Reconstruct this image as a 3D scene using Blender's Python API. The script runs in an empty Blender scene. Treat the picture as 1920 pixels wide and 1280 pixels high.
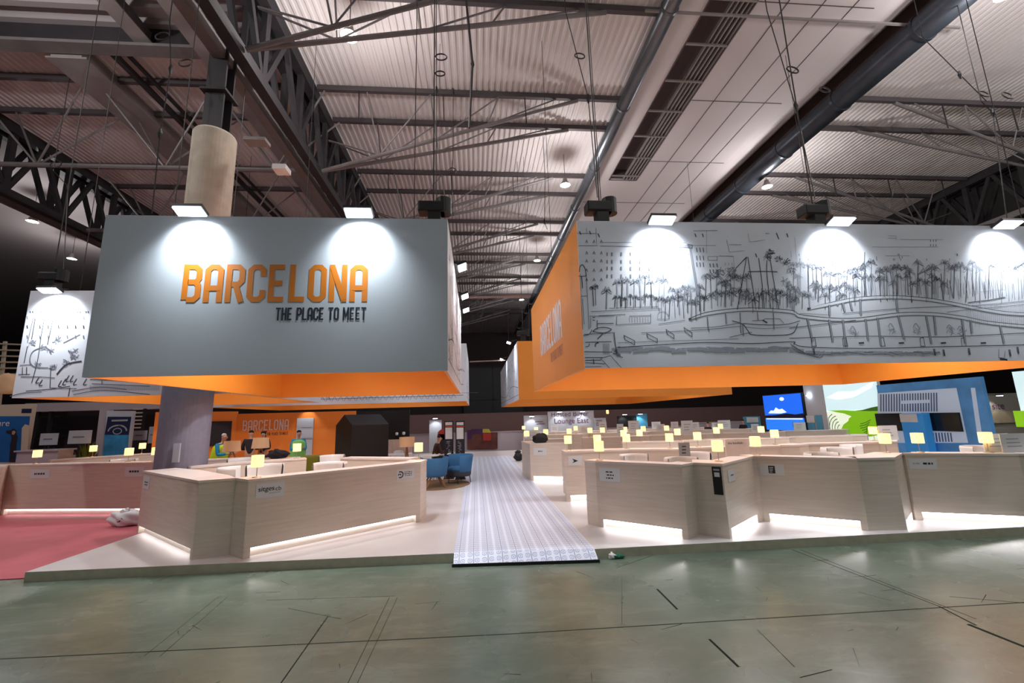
import bpy, bmesh, math, random
from mathutils import Vector, Matrix
random.seed(7)
SC = bpy.context.scene
COL = SC.collection
PI = math.pi

# ---------------------------------------------------------------- camera
F, PX, PY, EYE = 800.0, 960.0, 640.0, 2.05
def _axes():
    s = -0.028
    n = Vector((s, -1.0)).normalized()
    d = abs((892-PX)*n[0] + (784-PY)*n[1])
    vd = F*F/d
    up = Vector((n[0]*vd, -n[1]*vd, F)).normalized()
    a = Vector((892-PX, -(784-PY), F)); a = (a - up*a.dot(up)).normalized()
    r = a.cross(up)
    if r[0] < 0: r = -r
    return r, a, up
_R = _axes()
def _ray(x, y):
    c = Vector((x-PX, -(y-PY), F))
    return Vector((_R[0].dot(c), _R[1].dot(c), _R[2].dot(c)))
def atz(x, y, z):
    v = _ray(x, y); t = (z-EYE)/v[2]; return Vector((v[0]*t, v[1]*t, z))
def atY(x, y, Y):
    v = _ray(x, y); t = Y/v[1]; return Vector((v[0]*t, Y, v[2]*t+EYE))
def atX(x, y, X):
    v = _ray(x, y); t = X/v[0]; return Vector((X, v[1]*t, v[2]*t+EYE))

cam_data = bpy.data.cameras.new('camera')
cam = bpy.data.objects.new('camera', cam_data); COL.objects.link(cam)
cam_data.sensor_width = 36.0
cam_data.lens = F/1920*36.0
cam_data.clip_end = 300
cx = Vector([_R[i][0] for i in range(3)]); cy = Vector([_R[i][1] for i in range(3)]); cz = -Vector([_R[i][2] for i in range(3)])
cam.matrix_world = Matrix(((cx[0], cy[0], cz[0], 0), (cx[1], cy[1], cz[1], 0), (cx[2], cy[2], cz[2], EYE), (0, 0, 0, 1)))
SC.camera = cam

# ---------------------------------------------------------------- world, exposure
W = bpy.data.worlds.new('world'); SC.world = W; W.use_nodes = True
W.node_tree.nodes['Background'].inputs[0].default_value = (0.75, 0.78, 0.82, 1)
W.node_tree.nodes['Background'].inputs[1].default_value = 0.2
SC.view_settings.view_transform = 'Standard'; SC.view_settings.look = 'None'
SC.view_settings.exposure = 0.0; SC.view_settings.gamma = 1.0
SC.view_settings.use_curve_mapping = False
HIGHBAY_W, FLOOD_W, DOWN_W = 370.0, 350.0, 240.0
# the hall's row lamps and some added unseen ones as (X, Y, Z); one fixture with its own light is built at each
HIGHBAYS = [(-3.34, 10.42), (4.24, 17.8), (13.95, 17.6), (13.85, 8.2), (-22.3, 22.2), (-24.9, 27.4), (4.3, 27.4), (4.28, 37.2)]
HIGHBAYS_UNSEEN = [(4.3, 1.0), (-10.6, 2.0), (13.85, 0.5), (-12.4, 7.0), (20.5, 7.0)]  # last two are added out of view to brighten the side bay ceilings
HIGHBAYS_ADDED_FAR = [(-10.0, 36.0), (13.8, 36.0), (13.8, 27.0)]  # extra lamps added behind the signs, only to brighten the dark rear hall

# ---------------------------------------------------------------- materials
MT = {}
def lin(c): return tuple(((v/255)/12.92 if v/255 <= .04045 else ((v/255+.055)/1.055)**2.4) for v in c)
def mat(name, rgb, rough=.6, metal=0, noise=0, scale=8, bump=0, emit=None, es=1, spec=.5, stretch=(1,1,1), alpha=None):
    m = bpy.data.materials.new(name); m.use_nodes = True
    nt = m.node_tree; b = nt.nodes['Principled BSDF']
    c = lin(rgb)
    b.inputs['Base Color'].default_value = (*c, 1); b.inputs['Roughness'].default_value = rough
    b.inputs['Metallic'].default_value = metal; b.inputs['Specular IOR Level'].default_value = spec
    if noise or bump:
        tc = nt.nodes.new('ShaderNodeTexCoord'); mp = nt.nodes.new('ShaderNodeMapping'); mp.inputs['Scale'].default_value = stretch
        n = nt.nodes.new('ShaderNodeTexNoise'); n.inputs['Scale'].default_value = scale; n.inputs['Detail'].default_value = 4
        nt.links.new(tc.outputs['Object'], mp.inputs[0]); nt.links.new(mp.outputs[0], n.inputs['Vector'])
        if noise:
            r = nt.nodes.new('ShaderNodeValToRGB')
            r.color_ramp.elements[0].position = .3; r.color_ramp.elements[1].position = .7
            r.color_ramp.elements[0].color = (*[v*(1-noise) for v in c], 1); r.color_ramp.elements[1].color = (*[min(1, v*(1+noise)) for v in c], 1)
            nt.links.new(n.outputs['Fac'], r.inputs[0]); nt.links.new(r.outputs[0], b.inputs['Base Color'])
        if bump:
            bp = nt.nodes.new('ShaderNodeBump'); bp.inputs['Strength'].default_value = bump; bp.inputs['Distance'].default_value = .02
            nt.links.new(n.outputs['Fac'], bp.inputs['Height']); nt.links.new(bp.outputs[0], b.inputs['Normal'])
    if emit:
        b.inputs['Emission Color'].default_value = (*lin(emit), 1); b.inputs['Emission Strength'].default_value = es
    MT[name] = m; return m
mat('wood', (220, 208, 194), .5, noise=.07, scale=2.2, stretch=(.7, .7, 14))
mat('wood_top', (232, 221, 214), .45, noise=.05, scale=5)
mat('platform', (208, 204, 204), .42, noise=.05, scale=1.5)
mat('platform_edge', (182, 178, 156), .6, noise=.1)
mat('led_soft', (255, 250, 245), emit=(250, 244, 248), es=4.5); mat('led', (255, 250, 245), emit=(246, 246, 255), es=12)
mat('orange', (244, 150, 52), .55, noise=.03, scale=1)
mat('orange_wall', (246, 136, 46), .6)
mat('grey_panel', (182, 189, 196), .6, noise=.02, scale=2)
mat('mural_panel', (228, 231, 240), .6, noise=.03, scale=2)
mat('ink_dark', (58, 60, 68), .8); mat('ink_pale', (226, 230, 238), .8); mat('ink_mid', (112, 114, 126), .8); mat('ink_light', (166, 170, 182), .8)
mat('letter_orange', (206, 118, 24), .5); mat('letter_dark', (28, 34, 50), .5); mat('letter_white', (238, 226, 222), .5)
mat('letter_faint', (176, 120, 92), .5)
mat('white', (235, 235, 235), .4); mat('white_plastic', (238, 238, 236), .3)
mat('paper', (220, 224, 226), .7); mat('black', (18, 18, 20), .5); mat('dark_panel', (34, 30, 38), .6)
mat('dark_metal', (36, 34, 38), .5, .3); mat('steel_grey', (118, 112, 112), .5, .2, noise=.1, scale=3)
mat('steel_dark', (46, 42, 46), .6, .1, noise=.15, scale=2); mat('steel_light', (142, 134, 132), .5, .1, noise=.08, scale=2)
mat('purlin', (78, 70, 72), .6, .1)
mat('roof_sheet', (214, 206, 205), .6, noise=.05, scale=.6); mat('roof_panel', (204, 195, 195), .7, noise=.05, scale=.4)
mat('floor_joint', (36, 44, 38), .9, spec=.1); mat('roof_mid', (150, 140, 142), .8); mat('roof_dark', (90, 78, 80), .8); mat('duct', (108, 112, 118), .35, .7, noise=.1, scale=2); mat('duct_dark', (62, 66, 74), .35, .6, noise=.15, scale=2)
mat('concrete', (196, 184, 168), .85, noise=.12, scale=3, bump=.2); mat('column_paint', (128, 128, 146), .6, noise=.06)
mat('red_carpet', (196, 92, 104), .55, noise=.07, scale=3)
mat('hall_wall', (66, 55, 56), .9); mat('hall_brown', (128, 100, 98), .9, noise=.05)
mat('partition', (186, 176, 184), .8); mat('hall_grey_floor', (88, 84, 90), .6)
mat('blue_fabric', (58, 112, 158), .8, noise=.06, scale=30); mat('ribbed_grey', (58, 62, 74), .9)
mat('leg_wood', (140, 96, 66), .6); mat('rug', (126, 104, 80), 1, noise=.25, scale=30)
mat('olive', (112, 112, 28), .9); mat('hi_vis', (196, 232, 30), .7, emit=None); mat('jacket_blue', (26, 142, 196), .8)
mat('skin', (198, 148, 124), .6); mat('hair_grey', (196, 190, 188), .9); mat('hair_dark', (26, 20, 20), .8)
mat('clothes_dark', (40, 34, 42), .9); mat('clothes_grey', (70, 68, 78), .9); mat('clothes_brown', (74, 46, 36), .9)
mat('lamp_shade', (255, 226, 150), .8, emit=(255, 214, 136), es=1.9); mat('lamp_metal', (190, 186, 180), .3, .8)
mat('linen', (206, 172, 140), .9, emit=(255, 190, 130), es=.12)
mat('flood_glass', (255, 255, 255), emit=(236, 244, 255), es=26); mat('hi_vis2', (130, 205, 110), .7); mat('bulb_far', (255, 255, 255), emit=(235, 244, 255), es=14); mat('bulb', (255, 255, 255), emit=(255, 232, 206), es=40)
mat('screen_blue', (20, 90, 220), .3, emit=(28, 104, 236), es=.9); mat('screen_sea', (20, 80, 200), .3, emit=(40, 130, 250), es=.9)
mat('screen_cloud', (240, 250, 255), .5, emit=(220, 240, 255), es=.9); mat('screen_shore', (10, 20, 60), .5)
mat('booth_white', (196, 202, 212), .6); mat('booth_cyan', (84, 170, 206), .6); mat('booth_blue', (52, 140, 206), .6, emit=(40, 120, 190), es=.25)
mat('pic_sky', (200, 226, 232), .6, emit=(200, 230, 236), es=.8); mat('pic_cloud', (236, 246, 240), .6, emit=(236, 246, 240), es=.85)
mat('pic_green', (120, 178, 20), .7, emit=(116, 176, 18), es=.7); mat('pic_green_dark', (60, 104, 24), .7, emit=(50, 92, 22), es=.5)
mat('pic_pale', (224, 236, 214), .7, emit=(224, 238, 214), es=.75); mat('pic_furrow', (110, 124, 96), .7)
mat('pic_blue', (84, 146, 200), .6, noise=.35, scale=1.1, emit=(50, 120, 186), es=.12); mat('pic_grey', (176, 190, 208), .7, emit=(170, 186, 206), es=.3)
mat('pic_slat', (92, 110, 140), .7); mat('tv', (22, 28, 32), .15, noise=.3, scale=2)
mat('beige', (206, 192, 170), .7); mat('poster_blue', (20, 96, 166), .6, noise=.2, scale=.8); mat('poster_navy', (20, 30, 76), .5)
mat('poster_cyan', (60, 150, 206), .6, noise=.4, scale=2); mat('poster_orange', (226, 96, 30), .6)
mat('picture_brown', (96, 48, 44), .6, noise=.3, scale=3); mat('picture_red', (168, 44, 36), .6); mat('picture_purple', (70, 30, 86), .6)
mat('picture_yellow', (190, 176, 66), .6); mat('sign_grey', (176, 180, 188), .6); mat('sign_text', (96, 58, 92), .6)
mat('screen_wood', (214, 188, 174), .6, noise=.06); mat('warm_bulb', (255, 180, 90), emit=(255, 180, 90), es=6)
mat('litter_green', (20, 110, 80), .4); mat('cable_steel', (60, 56, 56), .5, .4); mat('cable_pale', (150, 120, 112), .6)
mat('booth_sitn', (132, 126, 116), .7); mat('booth_sand', (150, 136, 112), .7, noise=.2, scale=2)

def floor_material():
    m = bpy.data.materials.new('green_concrete'); m.use_nodes = True; nt = m.node_tree; N = nt.nodes; L = nt.links
    b = N['Principled BSDF']; tc = N.new('ShaderNodeTexCoord')
    def noise(scale, detail=5, rough=.6, stretch=None, dist=0):
        n = N.new('ShaderNodeTexNoise'); n.inputs['Scale'].default_value = scale; n.inputs['Detail'].default_value = detail
        n.inputs['Roughness'].default_value = rough; n.inputs['Distortion'].default_value = dist
        if stretch:
            mp = N.new('ShaderNodeMapping'); mp.inputs['Scale'].default_value = stretch[0]; mp.inputs['Rotation'].default_value = (0, 0, stretch[1])
            L.new(tc.outputs['Object'], mp.inputs[0]); L.new(mp.outputs[0], n.inputs['Vector'])
        else: L.new(tc.outputs['Object'], n.inputs['Vector'])
        return n
    def ramp(src, stops):
        r = N.new('ShaderNodeValToRGB'); e = r.color_ramp.elements
        e[0].position, e[0].color = stops[0]; e[1].position, e[1].color = stops[-1]
        for p, c in stops[1:-1]:
            q = e.new(p); q.color = c
        L.new(src, r.inputs[0]); return r
    def mix(a, bb, f, mode='MIX'):
        x = N.new('ShaderNodeMix'); x.data_type = 'RGBA'; x.blend_type = mode
        for s, v in ((f, 0), (a, 6), (bb, 7)):
            if isinstance(s, (int, float)): x.inputs[v].default_value = s
            elif isinstance(s, tuple): x.inputs[v].default_value = s
            else: L.new(s, x.inputs[v])
        return x.outputs[2]
    g = lambda r, gg, bl: (*lin((r, gg, bl)), 1)
    base = ramp(noise(.55, 6, .62, None, .2).outputs['Fac'], [(.28, g(76, 92, 78)), (.5, g(94, 108, 94)), (.74, g(118, 130, 116))])
    smear = ramp(noise(1.3, 8, .7, ((1, 3.2, 1), .5), .4).outputs['Fac'], [(.50, (0,)*3+(1,)), (.80, (1,)*3+(1,))])
    c = mix(base.outputs[0], g(168, 174, 160), 0.0)
    sc = N.new('ShaderNodeMath'); sc.operation = 'MULTIPLY'; sc.inputs[1].default_value = .35; L.new(smear.outputs[0], sc.inputs[0])
    c = mix(base.outputs[0], g(166, 172, 158), sc.outputs[0])
    blot = ramp(noise(.38, 7, .72, ((1, 1.8, 1), -.25), .3).outputs['Fac'], [(.36, (0,)*3+(1,)), (.68, (1,)*3+(1,))])
    b2_ = N.new('ShaderNodeMath'); b2_.operation = 'MULTIPLY'; b2_.inputs[1].default_value = .3; L.new(blot.outputs[0], b2_.inputs[0])
    c = mix(c, g(134, 150, 134), b2_.outputs[0])
    scr = ramp(noise(3.2, 3, .5, ((.25, 5, 1), 1.1), .4).outputs['Fac'], [(.62, (0,)*3+(1,)), (.74, (1,)*3+(1,))])
    s2 = N.new('ShaderNodeMath'); s2.operation = 'MULTIPLY'; s2.inputs[1].default_value = .12; L.new(scr.outputs[0], s2.inputs[0])
    c = mix(c, g(70, 82, 74), s2.outputs[0])
    L.new(c, b.inputs['Base Color'])
    rr = ramp(noise(.7, 4, .5, None, 0).outputs['Fac'], [(.2, (.20,)*3+(1,)), (.8, (.34,)*3+(1,))])
    L.new(rr.outputs[0], b.inputs['Roughness'])
    bp = N.new('ShaderNodeBump'); bp.inputs['Strength'].default_value = .03; bp.inputs['Distance'].default_value = .02
    L.new(noise(5, 2).outputs['Fac'], bp.inputs['Height']); L.new(bp.outputs[0], b.inputs['Normal'])
    MT['green_concrete'] = m
g0 = lambda x, y: tuple(atz(x, y, 0)[:2])
JOINTS = [(g0(1485, 1030), g0(1760, 1136), .010, .75), (g0(1500, 1030), g0(1830, 1160), .008, .6), (g0(1815, 1170), g0(1990, 1240), .026, .95), (g0(1760, 1136), g0(1830, 1172), .014, .8),
          (g0(-200, 1245), g0(960, 1188), .009, .85), (g0(960, 1188), g0(2100, 1118), .009, .85), (g0(615, 1155), g0(520, 1290), .010, .8), (g0(730, 1120), g0(650, 1285), .006, .6), (g0(745, 1120), g0(668, 1285), .006, .5),
          (g0(425, 1120), g0(300, 1230), .006, .5), (g0(410, 1118), g0(270, 1230), .006, .45), (g0(1155, 1065), g0(1240, 1035), .006, .6), (g0(1232, 1104), g0(1270, 1142), .03, .5), (g0(1330, 1198), g0(1385, 1250), .03, .5),
          (g0(1420, 1180), g0(1490, 1250), .008, .5), (g0(500, 1125), g0(740, 1117), .006, .5), (g0(540, 1140), g0(640, 1160), .006, .5), (g0(1166, 1080), g0(1166, 1170), .008, .35), (g0(1780, 1118), g0(1920, 1130), .008, .5), (g0(1500, 1270), g0(1560, 1255), .01, .5)]
floor_material()

def carpet_material():
    m = bpy.data.materials.new('patterned_runner'); m.use_nodes = True; nt = m.node_tree; N = nt.nodes; L = nt.links
    b = N['Principled BSDF']; tc = N.new('ShaderNodeTexCoord'); sp = N.new('ShaderNodeSeparateXYZ'); L.new(tc.outputs['Object'], sp.inputs[0])
    def M(op, a, bb=None, c=None):
        n = N.new('ShaderNodeMath'); n.operation = op
        for i, v in enumerate((a, bb, c)):
            if v is None: continue
            if isinstance(v, (int, float)): n.inputs[i].default_value = v
            else: L.new(v, n.inputs[i])
        return n.outputs[0]
    T = .207
    fx = M('FRACT', M('DIVIDE', M('ADD', sp.outputs[0], 10.36), T)); fy = M('FRACT', M('DIVIDE', sp.outputs[1], T))
    line = M('LESS_THAN', M('ABSOLUTE', M('SUBTRACT', fx, .5)), .035)          # dark line down the middle of every strip
    edge = M('GREATER_THAN', M('ABSOLUTE', M('SUBTRACT', fx, .5)), .40)       # paler band between strips
    dx = M('SUBTRACT', M('FRACT', M('MULTIPLY', fx, 2)), .5); dy = M('SUBTRACT', M('FRACT', M('MULTIPLY', fy, 2)), .5)
    dist = M('SQRT', M('ADD', M('MULTIPLY', dx, dx), M('MULTIPLY', dy, dy)))
    ring = M('LESS_THAN', M('ABSOLUTE', M('SUBTRACT', dist, .3)), .07)
    dia = M('LESS_THAN', M('ADD', M('ABSOLUTE', dx), M('ABSOLUTE', dy)), .14)
    pat = M('MAXIMUM', ring, dia)
    pat = M('MULTIPLY', pat, M('SUBTRACT', 1, edge))
    def mix(a, bb, f):
        x = N.new('ShaderNodeMix'); x.data_type = 'RGBA'
        for s, i in ((f, 0), (a, 6), (bb, 7)):
            if isinstance(s, tuple): x.inputs[i].default_value = s
            else: L.new(s, x.inputs[i])
        return x.outputs[2]
    g = lambda r, gg, bl: (*lin((r, gg, bl)), 1)
    c = mix(g(228, 235, 252), g(178, 187, 214), pat); c = mix(c, g(232, 238, 254), edge); c = mix(c, g(160, 166, 192), line)
    L.new(c, b.inputs['Base Color']); b.inputs['Roughness'].default_value = .38
    MT['runner'] = m
carpet_material()

# ---------------------------------------------------------------- mesh helpers
class MB:
    def __init__(s): s.v = []; s.f = []
    def add(s, vs, fs):
        o = len(s.v); s.v += [Vector(v) for v in vs]; s.f += [tuple(i+o for i in f) for f in fs]; return s
    def box(s, c, d, rz=0, M=None):
        x, y, z = d[0]/2, d[1]/2, d[2]/2
        vs = [Vector((i*x, j*y, k*z)) for k in (-1, 1) for j in (-1, 1) for i in (-1, 1)]
        R = M if M is not None else Matrix.Rotation(rz, 3, 'Z')
        vs = [R @ v + Vector(c) for v in vs]
        return s.add(vs, [(0, 2, 3, 1), (4, 5, 7, 6), (0, 1, 5, 4), (2, 6, 7, 3), (0, 4, 6, 2), (1, 3, 7, 5)])
    def bb(s, a, b):
        return s.box([(a[i]+b[i])/2 for i in range(3)], [abs(b[i]-a[i]) for i in range(3)])
    def prism(s, poly, z0, z1):
        n = len(poly); ar = sum(poly[i][0]*poly[(i+1) % n][1]-poly[(i+1) % n][0]*poly[i][1] for i in range(n))
        if ar < 0: poly = list(reversed(poly))
        vs = [(p[0], p[1], z0) for p in poly]+[(p[0], p[1], z1) for p in poly]
        return s.add(vs, [tuple(reversed(range(n))), tuple(range(n, 2*n))]+[(i, (i+1) % n, n+(i+1) % n, n+i) for i in range(n)])
    def plate(s, pts, nrm, th):
        n = len(pts); nv = Vector(nrm).normalized()*th; pts = [Vector(p) for p in pts]
        return s.add(pts+[p+nv for p in pts], [tuple(range(n)), tuple(reversed(range(n, 2*n)))]+[(i, n+i, n+(i+1) % n, (i+1) % n) for i in range(n)])
    def tube(s, pts, r, n=8, cap=True):
        pts = [Vector(p) for p in pts]; rs = r if isinstance(r, (list, tuple)) else [r]*len(pts)
        o = len(s.v); prev = None
        for i, p in enumerate(pts):
            d = (pts[min(i+1, len(pts)-1)]-pts[max(i-1, 0)]).normalized()
            if prev is None:
                u = d.orthogonal().normalized()
            else:
                u = (prev-d*prev.dot(d)); u = u.normalized() if u.length > 1e-6 else d.orthogonal().normalized()
            prev = u; w = d.cross(u)
            for k in range(n):
                a = 2*PI*k/n+PI/n; s.v.append(p+(u*math.cos(a)+w*math.sin(a))*rs[i])
        for i in range(len(pts)-1):
            for k in range(n):
                a = o+i*n+k; b = o+i*n+(k+1) % n; s.f.append((a, b, b+n, a+n))
        if cap:
            s.f.append(tuple(o+k for k in reversed(range(n)))); s.f.append(tuple(o+(len(pts)-1)*n+k for k in range(n)))
        return s
    def bar(s, p, q, w, h=None):
        h = h or w; p = Vector(p); q = Vector(q); d = (q-p).normalized()
        up = Vector((0, 0, 1)) if abs(d.z) < .95 else Vector((0, 1, 0))
        r = d.cross(up).normalized()*w/2; u = r.cross(d).normalized()*h/2
        return s.add([p-r-u, p+r-u, p+r+u, p-r+u, q-r-u, q+r-u, q+r+u, q-r+u], [(0, 1, 2, 3), (7, 6, 5, 4), (0, 4, 5, 1), (1, 5, 6, 2), (2, 6, 7, 3), (3, 7, 4, 0)])
    def lathe(s, prof, c=(0, 0, 0), n=24, a0=0, a1=2*PI):
        full = abs(a1-a0-2*PI) < 1e-6; m = n if full else n+1; o = len(s.v); c = Vector(c)
        for (r, z) in prof:
            for k in range(m):
                a = a0+(a1-a0)*k/n; s.v.append(c+Vector((r*math.cos(a), r*math.sin(a), z)))
        for i in range(len(prof)-1):
            for k in range(n):
                a = o+i*m+k; b = o+i*m+(k+1) % m; s.f.append((a, b, b+m, a+m))
        return s
    def ribbon(s, P, w, nrm, closed=False):
        """flat mitred stroke along P (3-D points in one plane with normal nrm)"""
        P = [Vector(p) for p in P]; n = len(P); nv = Vector(nrm).normalized(); L_ = []; R_ = []
        for i in range(n):
            a = P[i-1] if (i > 0 or closed) else None; b = P[(i+1) % n] if (i < n-1 or closed) else None
            d1 = (P[i]-a).normalized() if a is not None else None; d2 = (b-P[i]).normalized() if b is not None else None
            if d1 is None: d1 = d2
            if d2 is None: d2 = d1
            n1 = nv.cross(d1); n2 = nv.cross(d2); m = n1+n2
            m = m.normalized() if m.length > 1e-4 else n1
            k = 1/max(.45, m.dot(n1)); L_.append(P[i]+m*w/2*k); R_.append(P[i]-m*w/2*k)
        o = len(s.v); s.v += L_+R_
        for i in range(n if closed else n-1):
            j = (i+1) % n; s.f.append((o+i, o+j, o+n+j, o+n+i))
        return s
    def build(s, name, material, parent=None, smooth=False, local=False, bevel=0):
        me = bpy.data.meshes.new(name)
        off = parent_origin(parent) if (parent is not None and not local) else Vector((0, 0, 0))
        me.from_pydata([v-off for v in s.v], [], s.f); me.update()
        bm = bmesh.new(); bm.from_mesh(me); bmesh.ops.recalc_face_normals(bm, faces=bm.faces[:]); bm.to_mesh(me); bm.free()
        if smooth:
            for p in me.polygons: p.use_smooth = True
        o = bpy.data.objects.new(name, me); COL.objects.link(o)
        me.materials.append(MT[material])
        if parent is not None: o.parent = parent
        if bevel:
            b = o.modifiers.new('bevel', 'BEVEL'); b.width = bevel; b.segments = 2; b.limit_method = 'ANGLE'
        return o
def parent_origin(p):
    v = Vector((0, 0, 0))
    while p is not None: v += p.location; p = p.parent
    return v
def tag(o, label=None, cat=None, group=None, kind=None):
    if label: o['label'] = label
    if cat: o['category'] = cat
    if group: o['group'] = group
    if kind: o['kind'] = kind
    return o
def thing(name, label, cat, loc=(0, 0, 0), rz=0, group=None):
    o = bpy.data.objects.new(name, None); COL.objects.link(o); o.location = loc; o.rotation_euler = (0, 0, rz); o.empty_display_size = .1
    return tag(o, label, cat, group)
def struct(name, mb, m, **k): return tag(mb.build(name, m, **k), kind='structure')
def copy_tree(o, parent=None):
    c = o.copy(); COL.objects.link(c)
    if parent is not None: c.parent = parent
    for ch in [x for x in bpy.data.objects if x.parent == o]: copy_tree(ch, c)
    return c
def light(name, kind, loc, energy, color, parent, size=.1, target=None, spot=None, blend=.5):
    ld = bpy.data.lights.new(name, kind); ld.energy = energy; ld.color = color
    if kind == 'AREA': ld.size = size
    else: ld.shadow_soft_size = size
    if kind == 'SPOT': ld.spot_size = spot; ld.spot_blend = blend
    o = bpy.data.objects.new(name, ld); COL.objects.link(o); o.parent = parent
    o.location = Vector(loc)-parent_origin(parent)
    if target is not None:
        o.rotation_euler = (Vector(target)-Vector(loc)).to_track_quat('-Z', 'Y').to_euler()
    return o

# condensed capitals drawn as strokes: each glyph a list of (points, closed) in a .46 x 1 box
x0, x1, y0, y1, sw, cr = .07, .39, .07, .93, .14, .09
GL = {
 'A': [([(x0, 0), (x0, y1-cr), (x0+cr, y1), (x1-cr, y1), (x1, y1-cr), (x1, 0)], False), ([(x0, .37), (x1, .37)], False)],
 'B': [([(x0, y0), (x0, y1), (x1-cr, y1), (x1, y1-cr), (x1, .62), (x1-.06, .53), (x0+.06, .53)], False), ([(x1-.07, .53), (x1, .44), (x1, y0+cr), (x1-cr, y0), (x0+.06, y0)], False)],
 'R': [([(x0, 0), (x0, y1), (x1-cr, y1), (x1, y1-cr), (x1, .56), (x1-.08, .47), (x0+.06, .47)], False), ([(x0+.17, .47), (x1+.01, 0)], False)],
 'C': [([(x1, .68), (x1, y1-cr), (x1-cr, y1), (x0+cr, y1), (x0, y1-cr), (x0, y0+cr), (x0+cr, y0), (x1-cr, y0), (x1, y0+cr), (x1, .32)], False)],
 'E': [([(x1, y1), (x0, y1), (x0, y0), (x1, y0)], False), ([(x0, .5), (x1-.04, .5)], False)],
 'L': [([(x0, 1), (x0, y0), (x1, y0)], False)],
 'O': [([(x0+cr, y0), (x0, y0+cr), (x0, y1-cr), (x0+cr, y1), (x1-cr, y1), (x1, y1-cr), (x1, y0+cr), (x1-cr, y0)], True)],
 'N': [([(x0, 0), (x0, 1)], False), ([(x1, 0), (x1, 1)], False), ([(x0, .95), (x1, .05)], False)],
 'T': [([(.0, y1), (.46, y1)], False), ([(.23, 0), (.23, y1)], False)],
 'H': [([(x0, 0), (x0, 1)], False), ([(x1, 0), (x1, 1)], False), ([(x0, .5), (x1, .5)], False)],
 'P': [([(x0, 0), (x0, y1), (x1-cr, y1), (x1, y1-cr), (x1, .52), (x1-cr, .44), (x0+.06, .44)], False)],
 'M': [([(x0, 0), (x0, 1)], False), ([(x1+.1, 0), (x1+.1, 1)], False), ([(x0, .97), (.28, .3), (x1+.1, .97)], False)],
}
GW = {'M': .56, 'L': .41}
def lettering(text, O, Rv, U, width, height, stroke=1.0):
    """condensed capitals on the plane at O, running along Rv, standing along U"""
    O = Vector(O); Rv = Vector(Rv).normalized(); U = Vector(U).normalized(); nrm = U.cross(Rv); mb = MB()   # points into the sign
    tot = sum(.3 if ch == ' ' else GW.get(ch, .46)+.07 for ch in text)-.07; sx = width/tot; x = 0
    for ch in text:
        if ch == ' ': x += .3; continue
        for si, (pts, cl) in enumerate(GL[ch]):
            mb.ribbon([O+Rv*((x+p[0])*sx)+U*(p[1]*height)+nrm*(-.0012*si) for p in pts], sw*stroke*(sx+height)/2, nrm, cl)
        x += GW.get(ch, .46)+.07
    return mb
def words(body, O, Rv, U, width=None, height=None, thick=.002):
    """Blender's own font as a mesh"""
    cu = bpy.data.curves.new('t', 'FONT'); cu.body = body; cu.size = 1; cu.extrude = 0
    ob = bpy.data.objects.new('t', cu); COL.objects.link(ob); bpy.context.view_layer.update()
    dg = bpy.context.evaluated_depsgraph_get(); me = bpy.data.meshes.new_from_object(ob.evaluated_get(dg))
    vs = [v.co.copy() for v in me.vertices]; fs = [tuple(p.vertices) for p in me.polygons]
    bpy.data.objects.remove(ob); bpy.data.meshes.remove(me)
    mx = max(v.x for v in vs); mn = min(v.x for v in vs); my = max(v.y for v in vs); ny = min(v.y for v in vs)
    sx = width/(mx-mn) if width else None; sy = height/(my-ny) if height else None
    sx = sx or sy; sy = sy or sx
    O = Vector(O); Rv = Vector(Rv).normalized(); U = Vector(U).normalized()
    mb = MB(); mb.add([O+Rv*(v.x-mn)*sx+U*(v.y-ny)*sy for v in vs], fs); return mb

# ================================================================ THE HALL
CZ = 14.06
fl = MB().bb((-60, -14, -.2), (70, 64, 0)); struct('floor', fl, 'green_concrete')
jm = MB()          # saw-cut joints, a cable channel and scrapes, thin dark fillings flush with the floor
for (p_, q_, w_, k_) in JOINTS:
    a_ = Vector((*p_, 0)); b_ = Vector((*q_, 0)); d_ = (b_-a_).normalized(); n_ = Vector((-d_[1], d_[0], 0))*w_*k_*.75
    jm.add([a_-n_, b_-n_, b_+n_, a_+n_, a_-n_+Vector((0, 0, .0012)), b_-n_+Vector((0, 0, .0012)), b_+n_+Vector((0, 0, .0012)), a_+n_+Vector((0, 0, .0012))], [(0, 1, 2, 3), (7, 6, 5, 4), (0, 4, 5, 1), (1, 5, 6, 2), (2, 6, 7, 3), (3, 7, 4, 0)])
random.seed(21)
for k in range(70):
    p_ = Vector((random.uniform(-5, 7), random.uniform(2.2, 6.3), 0)); an = random.choice([.3, 1.1, 2.2, .05])+random.uniform(-.3, .3); l_ = random.uniform(.03, .16); d_ = Vector((math.cos(an), math.sin(an), 0))*l_; n_ = Vector((-d_[1], d_[0], 0)).normalized()*random.uniform(.0015, .004)
    jm.add([p_-d_-n_*.3, p_+d_-n_, p_+d_+n_, p_-d_+n_*.3, p_-d_+Vector((0, 0, .001)), p_+d_-n_+Vector((0, 0, .001)), p_+d_+n_+Vector((0, 0, .001)), p_-d_+n_*.3+Vector((0, 0, .001))], [(0, 1, 2, 3), (7, 6, 5, 4), (0, 4, 5, 1), (1, 5, 6, 2), (2, 6, 7, 3), (3, 7, 4, 0)])
struct('trim_3', jm, 'floor_joint')
pf = [(-6.25, 6.93), (-.36, 6.72), (1.71, 6.55), (8.6, 6.46), (15.6, 6.40), (15.6, 26), (-9.9, 26), (-9.9, 12.2), (-7.0, 12.2), (-7.0, 11.0), (-6.18, 11.0)]
o = struct('platform', MB().prism(pf, 0, .12), 'platform_edge')
struct('floor_platform', MB().prism(pf, .12, .124), 'platform')
struct('floor_red', MB().prism([(-22, 7.06), (-6.30, 7.06), (-6.20, 26), (-22, 26)], 0, .012), 'red_carpet')
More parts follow.
